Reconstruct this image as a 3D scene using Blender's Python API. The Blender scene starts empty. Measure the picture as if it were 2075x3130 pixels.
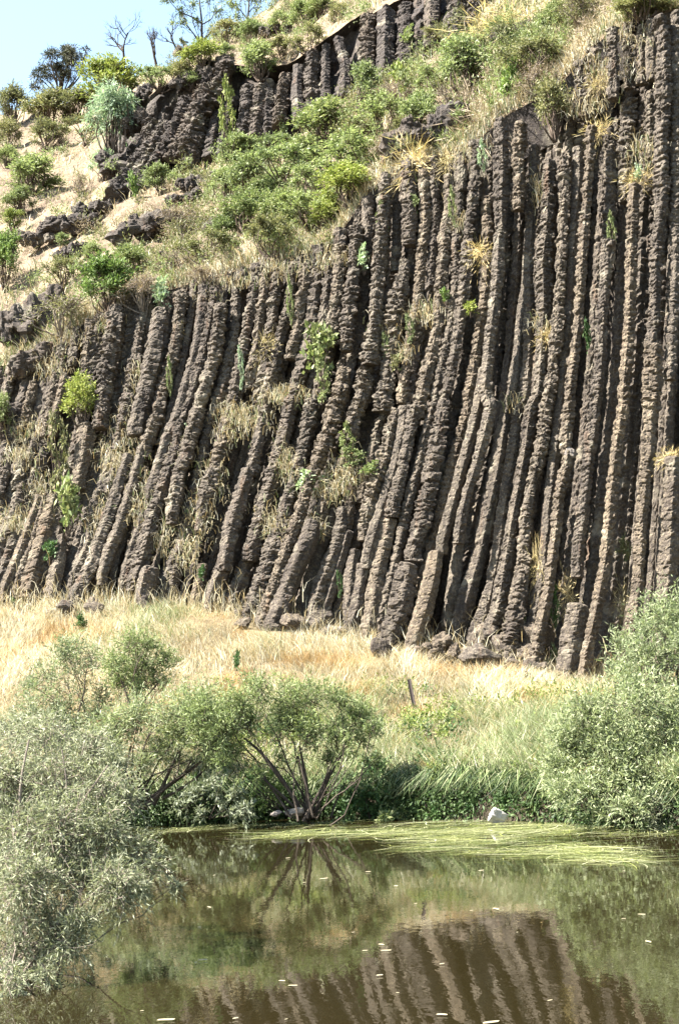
import bpy, math
import numpy as np
from mathutils import Matrix, Vector

# ------------------------------------------------------------------ camera, world, sun
scene = bpy.context.scene
COL = scene.collection
RES_X, RES_Y = 2075.0, 3130.0          # size of the photograph that the measurements below were taken in
FOCAL = 50.0
F = RES_Y * FOCAL / 36.0
CAM_Z, PITCH, ROLL = 2.0, math.radians(8.12), 0.052
cam_data = bpy.data.cameras.new('camera')
cam_data.sensor_fit = 'VERTICAL'; cam_data.sensor_height = 36.0; cam_data.sensor_width = 24.0
cam_data.lens = FOCAL; cam_data.clip_start = 0.1; cam_data.clip_end = 3000
cam = bpy.data.objects.new('camera', cam_data); COL.objects.link(cam)
CM = Matrix.Translation((0, 0, CAM_Z)) @ Matrix.Rotation(math.pi/2 + PITCH, 4, 'X') @ Matrix.Rotation(-ROLL, 4, 'Z')
cam.matrix_world = CM
scene.camera = cam
CR = np.array(CM.to_3x3())

SUN_EL, SUN_AZ = math.radians(52), math.radians(-100)     # azimuth from +Y towards +X
sun_dir = Vector((math.cos(SUN_EL)*math.sin(SUN_AZ), math.cos(SUN_EL)*math.cos(SUN_AZ), math.sin(SUN_EL)))
world = bpy.data.worlds.new('World'); scene.world = world; world.use_nodes = True
wn = world.node_tree.nodes; wl = world.node_tree.links
bg = wn['Background']; sky = wn.new('ShaderNodeTexSky'); sky.sky_type = 'NISHITA'
sky.sun_disc = False; sky.sun_elevation = SUN_EL; sky.sun_rotation = SUN_AZ
sky.air_density = 1.55; sky.dust_density = 0.6; sky.ozone_density = 1.0
wl.new(sky.outputs[0], bg.inputs[0]); bg.inputs[1].default_value = 0.05
sl = bpy.data.lights.new('sun', 'SUN'); sl.energy = 5.0; sl.angle = math.radians(0.5); sl.color = (1.0, 0.95, 0.87)
so = bpy.data.objects.new('sun', sl); COL.objects.link(so)
so.rotation_euler = (-sun_dir).to_track_quat('-Z', 'Y').to_euler()
scene.view_settings.view_transform = 'Standard'
scene.view_settings.look = 'None'
scene.view_settings.gamma = 1.0
scene.view_settings.exposure = 2.95

# ------------------------------------------------------------------ projection helpers
def rays(px, py):
    px = np.asarray(px, float); py = np.asarray(py, float)
    d = np.stack([(px - RES_X/2)/F, -(py - RES_Y/2)/F, -np.ones_like(px)], -1)
    return d @ CR.T
def pix(px, py, Y):
    """world point seen at photo pixel px,py that stands Y metres up-range"""
    r = rays(px, py); Y = np.asarray(Y, float)
    p = r * (Y / r[..., 1])[..., None]
    p[..., 2] += CAM_Z
    return p
def slope(px, py):
    r = rays(px, py); return r[..., 2]/r[..., 1]

# ------------------------------------------------------------------ noise
def _h(ix, iy, iz, seed):
    n = (ix.astype(np.int64)*374761393 + iy.astype(np.int64)*668265263 + iz.astype(np.int64)*2147483647*3 + seed*974711) & 0xFFFFFFFF
    n = ((n ^ (n >> 13))*1274126177) & 0xFFFFFFFF
    n = ((n ^ (n >> 16))*2246822519) & 0xFFFFFFFF
    return ((n ^ (n >> 15)) & 0xFFFFFF)/float(0xFFFFFF)*2-1
def vnoise(p, seed=0):
    p = np.asarray(p, float); i = np.floor(p); f = p-i; f = f*f*(3-2*f)
    x, y, z = [i[..., k].astype(np.int64) for k in range(3)]
    out = 0
    for dx in (0, 1):
        wx = f[..., 0] if dx else 1-f[..., 0]
        for dy in (0, 1):
            wy = f[..., 1] if dy else 1-f[..., 1]
            for dz in (0, 1):
                wz = f[..., 2] if dz else 1-f[..., 2]
                out = out + wx*wy*wz*_h(x+dx, y+dy, z+dz, seed)
    return out
def fbm(p, seed=0, o=3):
    p = np.asarray(p, float); a, s = 1.0, 0
    for k in range(o):
        s = s + a*vnoise(p*(2.03**k), seed+k*17); a *= .5
    return s

# ------------------------------------------------------------------ mesh helpers
def mesh_np(name, verts, quads=None, tris=None, mats=(), mat_idx=None, smooth=False, col=None):
    me = bpy.data.meshes.new(name)
    verts = np.ascontiguousarray(verts, dtype=np.float32).reshape(-1, 3)
    q = np.zeros((0, 4), np.int32) if quads is None else np.asarray(quads, np.int32).reshape(-1, 4)
    t = np.zeros((0, 3), np.int32) if tris is None else np.asarray(tris, np.int32).reshape(-1, 3)
    me.vertices.add(len(verts)); me.vertices.foreach_set('co', verts.ravel())
    nl = q.size + t.size; nf = len(q)+len(t)
    me.loops.add(nl); me.loops.foreach_set('vertex_index', np.concatenate([q.ravel(), t.ravel()]).astype(np.int32))
    me.polygons.add(nf)
    st = np.concatenate([np.arange(len(q))*4, q.size + np.arange(len(t))*3]).astype(np.int32)
    me.polygons.foreach_set('loop_start', st)
    if mat_idx is not None: me.polygons.foreach_set('material_index', np.asarray(mat_idx, np.int32))
    me.polygons.foreach_set('use_smooth', np.full(nf, bool(smooth)))
    for m in mats: me.materials.append(m)
    if col is not None:
        a = me.color_attributes.new('tint', 'FLOAT_COLOR', 'POINT')
        c = np.ones((len(verts), 4), np.float32); c[:, :3] = col
        a.data.foreach_set('color', c.ravel())
    me.update(calc_edges=True); me.validate()
    return me
def link(name, me, parent=None, loc=None):
    o = bpy.data.objects.new(name, me); COL.objects.link(o)
    if parent is not None: o.parent = parent
    if loc is not None: o.location = loc
    return o
def tag(o, label, cat, group=None):
    o['label'] = label; o['category'] = cat
    if group: o['group'] = group
    return o
def empty(name, loc):
    o = bpy.data.objects.new(name, None); COL.objects.link(o); o.location = loc; o.empty_display_size = .3
    return o
def grid_quads(nr, nc, wrap=False):
    r, c = np.meshgrid(np.arange(nr-1), np.arange(nc if wrap else nc-1), indexing='ij')
    c2 = (c+1) % nc
    return np.stack([r*nc+c, r*nc+c2, (r+1)*nc+c2, (r+1)*nc+c], -1).reshape(-1, 4)
class Acc:
    """collects pieces of ONE mesh"""
    def __init__(s): s.v = []; s.q = []; s.t = []; s.n = 0; s.c = []
    def add(s, v, q=None, t=None, c=None):
        v = np.asarray(v, float).reshape(-1, 3); s.v.append(v)
        if q is not None and len(q): s.q.append(np.asarray(q)+s.n)
        if t is not None and len(t): s.t.append(np.asarray(t)+s.n)
        if c is not None: s.c.append(np.broadcast_to(np.asarray(c, float), v.shape))
        s.n += len(v)
    def mesh(s, name, mats, smooth=False, origin=None):
        v = np.concatenate(s.v)
        if origin is not None: v = v - np.asarray(origin)
        return mesh_np(name, v, np.concatenate(s.q) if s.q else None, np.concatenate(s.t) if s.t else None,
                       mats, smooth=smooth, col=np.concatenate(s.c) if s.c else None)
def tube(acc, pts, rad, sides=5):
    pts = np.asarray(pts, float); n = len(pts); rad = np.broadcast_to(np.asarray(rad, float), (n,))
    t = np.gradient(pts, axis=0); t /= np.linalg.norm(t, axis=1)[:, None]+1e-9
    ref = np.array([.3, .9, .1]) if abs(t[0, 2]) > .5 else np.array([0., .1, 1.])
    a = np.cross(t, ref); a /= np.linalg.norm(a, axis=1)[:, None]+1e-9
    b = np.cross(t, a)
    ph = np.arange(sides)*2*np.pi/sides
    v = pts[:, None] + rad[:, None, None]*(np.cos(ph)[None, :, None]*a[:, None]+np.sin(ph)[None, :, None]*b[:, None])
    acc.add(v, grid_quads(n, sides, True))

# ------------------------------------------------------------------ materials
def new_mat(name):
    m = bpy.data.materials.new(name); m.use_nodes = True
    nt = m.node_tree; return m, nt, nt.nodes['Principled BSDF'], nt.nodes['Material Output']
def N(nt, typ, **kw):
    n = nt.nodes.new(typ)
    for k, v in kw.items():
        if k in n.inputs: n.inputs[k].default_value = v
        else: setattr(n, k, v)
    return n
def ramp(nt, stops, fac):
    r = nt.nodes.new('ShaderNodeValToRGB'); cr = r.color_ramp
    while len(cr.elements) < len(stops): cr.elements.new(.5)
    for e, (p, c) in zip(cr.elements, stops): e.position = p; e.color = (*c, 1)
    nt.links.new(fac, r.inputs[0]); return r.outputs[0]
def noise_tex(nt, scale, detail=4, rough=.6, vec=None, dist=0.0):
    n = N(nt, 'ShaderNodeTexNoise'); n.inputs['Scale'].default_value = scale; n.inputs['Detail'].default_value = detail
    n.inputs['Roughness'].default_value = rough; n.inputs['Distortion'].default_value = dist
    if vec is not None: nt.links.new(vec, n.inputs['Vector'])
    return n.outputs['Fac']
def mix(nt, a, b, fac, mode='MIX'):
    m = nt.nodes.new('ShaderNodeMix'); m.data_type = 'RGBA'; m.blend_type = mode
    for s, v in ((m.inputs[0], fac), (m.inputs[6], a), (m.inputs[7], b)):
        if isinstance(v, (int, float)): s.default_value = v
        elif isinstance(v, tuple): s.default_value = (*v, 1)
        else: nt.links.new(v, s)
    return m.outputs[2]
def mathn(nt, op, a, b=0.0, clamp=False):
    m = nt.nodes.new('ShaderNodeMath'); m.operation = op; m.use_clamp = clamp
    for i, v in enumerate((a, b)):
        if isinstance(v, (int, float)): m.inputs[i].default_value = v
        else: nt.links.new(v, m.inputs[i])
    return m.outputs[0]

def rock_material(name, dark, mid, tan, bump=.5):
    m, nt, bs, out = new_mat(name)
    pos = N(nt, 'ShaderNodeNewGeometry').outputs['Position']
    oi = N(nt, 'ShaderNodeObjectInfo').outputs['Random']
    n1 = noise_tex(nt, .55, 4, .6, pos); n2 = noise_tex(nt, 2.6, 5, .65, pos, .4); n3 = noise_tex(nt, 14, 4, .7, pos)
    base = ramp(nt, [(.28, dark), (.52, mid), (.74, tan)], mathn(nt, 'ADD', mathn(nt, 'MULTIPLY', n1, .35), mathn(nt, 'ADD', mathn(nt, 'MULTIPLY', n2, .35), mathn(nt, 'MULTIPLY', n3, .30))))
    lich = mathn(nt, 'MULTIPLY', mathn(nt, 'SUBTRACT', n3, .5), 3.2, True)
    c = mix(nt, base, (tan[0]*1.35, tan[1]*1.33, tan[2]*1.2), mathn(nt, 'MULTIPLY', lich, .55))
    tint = ramp(nt, [(0, (.80, .78, .79)), (.5, (1, 1, 1)), (1, (1.2, 1.13, 1.02))], oi)
    c = mix(nt, c, tint, 1.0, 'MULTIPLY')
    mpz = N(nt, 'ShaderNodeMapping'); mpz.inputs['Scale'].default_value = (1.6, 1.6, .16); nt.links.new(pos, mpz.inputs['Vector'])
    stain = mathn(nt, 'MULTIPLY', mathn(nt, 'SUBTRACT', noise_tex(nt, 1.0, 4, .6, mpz.outputs[0]), .54), 7, True)
    c = mix(nt, c, mix(nt, c, (.42, .40, .42), 1.0, 'MULTIPLY'), mathn(nt, 'MULTIPLY', stain, .75))
    patchy = mathn(nt, 'MULTIPLY', mathn(nt, 'SUBTRACT', noise_tex(nt, .8, 5, .7, pos, .6), .56), 9, True)
    c = mix(nt, c, (.27, .24, .18), mathn(nt, 'MULTIPLY', patchy, .6))
    rust = mathn(nt, 'MULTIPLY', mathn(nt, 'SUBTRACT', noise_tex(nt, 1.7, 4, .6, mpz.outputs[0]), .60), 8, True)
    c = mix(nt, c, (.13, .075, .045), mathn(nt, 'MULTIPLY', rust, .5))
    nt.links.new(c, bs.inputs['Base Color'])
    bs.inputs['Roughness'].default_value = .92; bs.inputs['Specular IOR Level'].default_value = .25
    b1 = N(nt, 'ShaderNodeBump'); b1.inputs['Strength'].default_value = bump; b1.inputs['Distance'].default_value = .2
    hn = mathn(nt, 'ADD', mathn(nt, 'MULTIPLY', noise_tex(nt, 8, 5, .75, pos), .7), mathn(nt, 'MULTIPLY', noise_tex(nt, 22, 3, .7, pos), .3))
    nt.links.new(hn, b1.inputs['Height']); nt.links.new(b1.outputs[0], bs.inputs['Normal'])
    return m
ROCK = rock_material('basalt', (.024, .020, .017), (.086, .071, .057), (.25, .212, .157), .9)
ROCK_HIGH = rock_material('weathered_basalt', (.022, .019, .018), (.058, .048, .042), (.12, .10, .078), .8)
ROCK_WHITE = rock_material('white_stone', (.30, .28, .26), (.46, .44, .41), (.56, .54, .50), .4)
ROCK_PALE = rock_material('pale_stone', (.12, .10, .09), (.19, .165, .145), (.26, .235, .205), .5)

def ground_material(name, cols, bump=.6):
    m, nt, bs, out = new_mat(name)
    pos = N(nt, 'ShaderNodeNewGeometry').outputs['Position']
    n1 = noise_tex(nt, .35, 4, .6, pos); n2 = noise_tex(nt, 3.0, 5, .7, pos); n3 = noise_tex(nt, 17, 4, .75, pos)
    f = mathn(nt, 'ADD', mathn(nt, 'MULTIPLY', n1, .4), mathn(nt, 'ADD', mathn(nt, 'MULTIPLY', n2, .35), mathn(nt, 'MULTIPLY', n3, .25)))
    st = [(.34 + .32*i/(len(cols)-1), c) for i, c in enumerate(cols)]
    nt.links.new(ramp(nt, st, f), bs.inputs['Base Color'])
    bs.inputs['Roughness'].default_value = .95; bs.inputs['Specular IOR Level'].default_value = .1
    b = N(nt, 'ShaderNodeBump'); b.inputs['Strength'].default_value = bump; b.inputs['Distance'].default_value = .15
    nt.links.new(mathn(nt, 'ADD', n3, n2), b.inputs['Height']); nt.links.new(b.outputs[0], bs.inputs['Normal'])
    return m
SOIL = ground_material('straw_and_soil', [(.05, .037, .025), (.11, .085, .05), (.19, .15, .085), (.27, .22, .135)])
SLOPE = ground_material('dry_slope', [(.045, .034, .027), (.11, .082, .058), (.20, .155, .105), (.29, .24, .16)])
MUD = ground_material('river_mud', [(.02, .017, .012), (.045, .036, .025), (.07, .058, .04)])

def leaf_material(name, cols, trans=.36, rough=.6, spec=.2):
    m, nt, bs, out = new_mat(name)
    rnd = N(nt, 'ShaderNodeNewGeometry').outputs['Random Per Island']
    oi = N(nt, 'ShaderNodeObjectInfo').outputs['Random']
    st = [(i/(len(cols)-1), c) for i, c in enumerate(cols)]
    c = ramp(nt, st, rnd)
    c = mix(nt, c, ramp(nt, [(0, (.8, .82, .8)), (1, (1.2, 1.15, 1.05))], oi), 1.0, 'MULTIPLY')
    nt.links.new(c, bs.inputs['Base Color'])
    bs.inputs['Roughness'].default_value = rough; bs.inputs['Specular IOR Level'].default_value = spec
    tr = N(nt, 'ShaderNodeBsdfTranslucent'); nt.links.new(mix(nt, c, (.95, 1.0, .72), 1.0, 'MULTIPLY'), tr.inputs['Color'])
    ms = N(nt, 'ShaderNodeMixShader'); ms.inputs[0].default_value = trans
    nt.links.new(bs.outputs[0], ms.inputs[1]); nt.links.new(tr.outputs[0], ms.inputs[2]); nt.links.new(ms.outputs[0], out.inputs['Surface'])
    return m
LEAF = {
 'grey':   leaf_material('grey_green_leaf', [(0.081, 0.106, 0.044), (0.144, 0.188, 0.077), (0.2, 0.244, 0.112), (0.269, 0.294, 0.169)]),
 'silver': leaf_material('silver_leaf', [(0.072, 0.084, 0.048), (0.138, 0.156, 0.096), (0.21, 0.228, 0.156), (0.3, 0.312, 0.228)], .35, .6, .22),
 'sage':   leaf_material('sage_leaf', [(0.098, 0.124, 0.065), (0.176, 0.215, 0.111), (0.24, 0.273, 0.156), (0.325, 0.345, 0.227)], .4, .6, .22),
 'green':  leaf_material('green_leaf', [(0.084, 0.12, 0.046), (0.138, 0.178, 0.07), (0.192, 0.222, 0.102), (0.246, 0.264, 0.144)], .3),
 'bright': leaf_material('bright_leaf', [(.07, .12, .03), (.11, .175, .045), (.16, .225, .07), (.20, .25, .10)], .32),
 'yellow': leaf_material('yellow_green_leaf', [(0.101, 0.134, 0.034), (0.168, 0.213, 0.05), (0.224, 0.258, 0.073), (0.269, 0.28, 0.112)], .3),
 'olive':  leaf_material('olive_leaf', [(0.072, 0.078, 0.036), (0.12, 0.132, 0.06), (0.18, 0.18, 0.09), (0.24, 0.222, 0.132)]),
 'dark':   leaf_material('dark_leaf', [(.025, .03, .02), (.04, .048, .032), (.06, .066, .045), (.085, .085, .06)], .15),
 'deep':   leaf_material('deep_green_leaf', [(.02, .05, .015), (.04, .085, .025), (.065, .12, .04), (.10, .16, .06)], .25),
 'shade':  leaf_material('shade_toned_bank_leaf', [(.014, .030, .009), (.025, .048, .014), (.04, .07, .022), (.065, .095, .035)], .15),  # deep green lowered further: the shade of the bank is in the colour
 'mint':   leaf_material('mint_leaf', [(.16, .24, .14), (.25, .34, .22), (.33, .41, .29), (.40, .47, .36)], .4),
 'dry':    leaf_material('dry_twig_leaf', [(.15, .11, .075), (.22, .17, .12), (.30, .24, .17), (.36, .30, .23)], .2),
 'straw':  leaf_material('straw_leaf', [(.30, .22, .10), (.42, .33, .17), (.52, .43, .24), (.60, .52, .33)], .3),
}
def bark_material(name, a, b):
    m, nt, bs, out = new_mat(name)
    pos = N(nt, 'ShaderNodeNewGeometry').outputs['Position']
    nt.links.new(ramp(nt, [(.3, a), (.7, b)], noise_tex(nt, 9, 4, .7, pos)), bs.inputs['Base Color'])
    bs.inputs['Roughness'].default_value = .9; bs.inputs['Specular IOR Level'].default_value = .15
    return m
BARK = bark_material('dark_bark', (.025, .019, .015), (.07, .055, .042))
BARK_PALE = bark_material('grey_twig', (.10, .08, .065), (.22, .185, .15))
BARK_MID = bark_material('brown_bark', (.045, .033, .025), (.12, .09, .07))

def blade_material(name, trans=.3):
    m, nt, bs, out = new_mat(name)
    at = N(nt, 'ShaderNodeAttribute'); at.attribute_name = 'tint'
    nt.links.new(at.outputs['Color'], bs.inputs['Base Color'])
    bs.inputs['Roughness'].default_value = .55; bs.inputs['Specular IOR Level'].default_value = .3
    tr = N(nt, 'ShaderNodeBsdfTranslucent'); nt.links.new(at.outputs['Color'], tr.inputs['Color'])
    ms = N(nt, 'ShaderNodeMixShader'); ms.inputs[0].default_value = trans
    nt.links.new(bs.outputs[0], ms.inputs[1]); nt.links.new(tr.outputs[0], ms.inputs[2]); nt.links.new(ms.outputs[0], out.inputs['Surface'])
    return m
BLADE = blade_material('grass_blade')

m, nt, bs, out = new_mat('river_water'); WATER = m
bs.inputs['Base Color'].default_value = (.010, .0078, .003, 1); bs.inputs['Roughness'].default_value = .015
bs.inputs['IOR'].default_value = 1.33; bs.inputs['Specular IOR Level'].default_value = .5
pos = N(nt, 'ShaderNodeNewGeometry').outputs['Position']
mp = N(nt, 'ShaderNodeMapping'); mp.inputs['Scale'].default_value = (1.0, .45, 1.0); nt.links.new(pos, mp.inputs['Vector'])
b = N(nt, 'ShaderNodeBump'); b.inputs['Strength'].default_value = .10; b.inputs['Distance'].default_value = .02
patch = mathn(nt, 'MULTIPLY', noise_tex(nt, .25, 2, .5, pos), 1.0)
h = mathn(nt, 'ADD', mathn(nt, 'MULTIPLY', noise_tex(nt, 7, 3, .6, mp.outputs[0]), patch), mathn(nt, 'MULTIPLY', noise_tex(nt, 1.3, 2, .5, mp.outputs[0]), 1.2))
nt.links.new(h, b.inputs['Height']); nt.links.new(b.outputs[0], bs.inputs['Normal'])

# ------------------------------------------------------------------ lie of the land: how far each line of the photo is
def curve(pts):
    a = np.array(sorted(pts), float)
    def f(px):
        px = np.asarray(px, float)
        return [np.interp(px, a[:, 0], a[:, k]) for k in range(1, a.shape[1])]
    return f
kW = curve([(-800, 2552), (0, 2540), (300, 2532), (600, 2518), (900, 2500), (1150, 2500), (1400, 2505), (1700, 2515), (2000, 2535), (2900, 2590)])
def edgeW(px):
    py = kW(px)[0]; return py, -CAM_Z/slope(px, py)
def edgeB(px):
    py = curve([(-800, 2445), (0, 2435), (300, 2430), (600, 2420), (900, 2410), (1150, 2395), (1400, 2385), (1700, 2400), (2000, 2425), (2900, 2470)])(px)[0]
    return py, edgeW(px)[1]+.15
def edgeM(px): return curve([(-800, 2150, 38), (0, 2150, 37), (600, 2150, 35.5), (1150, 2146, 34.3), (1400, 2150, 33.3), (1700, 2190, 31), (2000, 2230, 28.5), (2900, 2320, 25)])(px)
kBase = curve([(-800, 1890, 49), (0, 1860, 46.5), (300, 1850, 45.5), (600, 1860, 44.5), (900, 1925, 43), (1150, 1975, 42), (1400, 2010, 41), (1700, 2060, 39.6), (2000, 2090, 38.2), (2900, 2150, 35)])
def edgeC(px): return kBase(px)
kTop = curve([(-800, 1250), (0, 1130), (150, 1060), (300, 960), (450, 900), (600, 860), (800, 800), (1000, 765), (1080, 650), (1160, 545), (1300, 495), (1450, 430), (1550, 345), (1700, 265), (1780, 170), (1860, 90), (1930, 55), (2075, 20), (2900, -200)])
kK = curve([(-800, .55), (0, .5), (500, .40), (1000, .28), (1500, .18), (2000, .14), (2900, .12)])
def edgeT(px):
    py = kTop(px)[0]; by, bY = kBase(px); zb = CAM_Z + bY*slope(px, by); k = kK(px)[0]
    return py, (bY + k*(CAM_Z-zb))/(1-k*slope(px, py))
k6 = curve([(-800, 800, 66), (0, 640, 65), (200, 615, 64), (250, 610, 63.5), (300, 600, 63), (360, 560, 62.2), (530, 550, 61.2), (700, 495, 60), (830, 480, 59), (950, 400, 58), (1035, 318, 57.5), (1168, 252, 56.5), (1300, 166, 55.5), (1400, 85, 54), (1500, 15, 53), (1700, -80, 51), (2000, -220, 50), (2900, -600, 48)])
def edgeU(px): return k6(px)
k7 = curve([(-800, 600, 78), (0, 470, 76), (250, 440, 73), (350, 400, 68), (430, 320, 66), (478, 265, 64.5), (630, 190, 63.5), (763, 225, 61.8), (882, 205, 61), (982, 130, 60.2), (1040, 100, 59.8), (1148, 30, 59.2), (1280, -30, 58.5), (1500, -160, 56.5), (2000, -420, 54), (2900, -950, 52)])
def edgeV(px): return k7(px)
k8 = curve([(-800, 400, 96), (0, 345, 92), (200, 310, 90), (350, 265, 87), (520, 205, 83), (640, 125, 80), (760, 60, 78), (860, 5, 76), (1100, -120, 73), (1500, -350, 68), (2900, -1150, 62)])
def edgeS(px): return k8(px)
EDGES = [edgeW, edgeB, edgeM, edgeC, edgeT, edgeU, edgeV, edgeS]
def depth(px, py):
    px = np.asarray(px, float); py = np.asarray(py, float)
    es = [e(px) for e in EDGES]
    ys = np.stack([np.broadcast_to(e[0], px.shape) for e in es]); iv = 1/np.stack([np.broadcast_to(e[1], px.shape) for e in es])
    out = np.where(py >= ys[0], iv[0], iv[-1])
    for i in range(len(es)-1):
        w = (ys[i]-py)/np.maximum(ys[i]-ys[i+1], 1e-6)
        out = np.where((py < ys[i]) & (py >= ys[i+1]), iv[i]+(iv[i+1]-iv[i])*w, out)
    return 1/out
def ground(px, py, off=0.0):
    return pix(px, py, depth(px, py)-off)

def sheet(i0, i1, n, px, amp, freq, back=0.0):
    rows = []
    for i in range(i0, i1):
        a = EDGES[i](px); bb = EDGES[i+1](px)
        for k in range(n[i-i0] + (1 if i == i1-1 else 0)):
            w = k/n[i-i0]
            rows.append(pix(px, a[0]+(bb[0]-a[0])*w, 1/((1/a[1])*(1-w)+w/bb[1])))
    v = np.stack(rows); v[..., 1] += back
    return v

PX = np.arange(-1500, 3900, 13.0)
# river bank: from under the water up to the foot of the cliff
v = sheet(0, 3, [8, 34, 34], PX, 0, 0)
first = v[0].copy(); first[:, 1] -= 1.2; first[:, 2] = -.9
v = np.concatenate([first[None], v]); nr, nc = v.shape[:2]
nz = fbm(v*.6, 3, 3); v[2:, :, 2] += .16*nz[2:]; v[1:9, :, 1] += .35*vnoise(v[1:9]*.9, 8)
q = grid_quads(nr, nc); mi = np.where((q[:, 0]//nc) < 8, 1, 0)
o = link('river_bank', mesh_np('river_bank', v, q, None, (SOIL, MUD), mi, True)); o['kind'] = 'structure'
# slope above the cliff, with the rock behind the upper columns
v = sheet(4, 7, [46, 34, 30], PX, 0, 0)
v[0, :, 2] -= 1.6; v[0, :, 1] += .5; v[1, :, 2] -= .15
last = v[-1].copy(); last[:, 1] += 60; last[:, 2] -= 6
v = np.concatenate([v, last[None]]); nr, nc = v.shape[:2]
nz = fbm(v*.35, 5, 4); v[2:-1, :, 2] += .45*nz[2:-1]+.10*fbm(v[2:-1]*1.6, 6, 3)
rk = fbm(v*np.array([.9, .9, .45]), 9, 4)
q = grid_quads(nr, nc); row = q[:, 0]//nc; pxq = PX[q[:, 0] % nc]
ucl = (row >= 46) & (row < 80) & (pxq > 330) & (pxq < 1620)
vm = np.zeros((nr, nc), bool); vm[47:80, :] = ((PX > 330) & (PX < 1620))[None]
v[..., 1] -= np.where(vm, .8*rk-.5, 0)
o = link('hillside', mesh_np('hillside', v, q, None, (SLOPE, ROCK_HIGH), np.where(ucl | (row < 1), 1, 0), False)); o['kind'] = 'structure'

# water
wv = [(-400, -30, 0), (400, -30, 0), (400, 60, 0), (-400, 60, 0)]
o = link('river_water', mesh_np('river_water', wv, [(0, 1, 2, 3)], None, (WATER,))); o['kind'] = 'structure'

# ------------------------------------------------------------------ basalt columns
REG = {'1': (1375, 400, 2.24), '2': (1375, 1240, 2.24), '3': (780, 400, 2.24), '4': (780, 1240, 2.24), '5': (240, 700, 2.24),
       '6': (0, 1250, 1.8233), 'A': (0, 0, 1.5077), 'B': (1035, 0, 1.5077), '7': (1680, 0, 3.942), '8': (0, 850, 3.733), '9': (640, 760, 3.409)}
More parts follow.
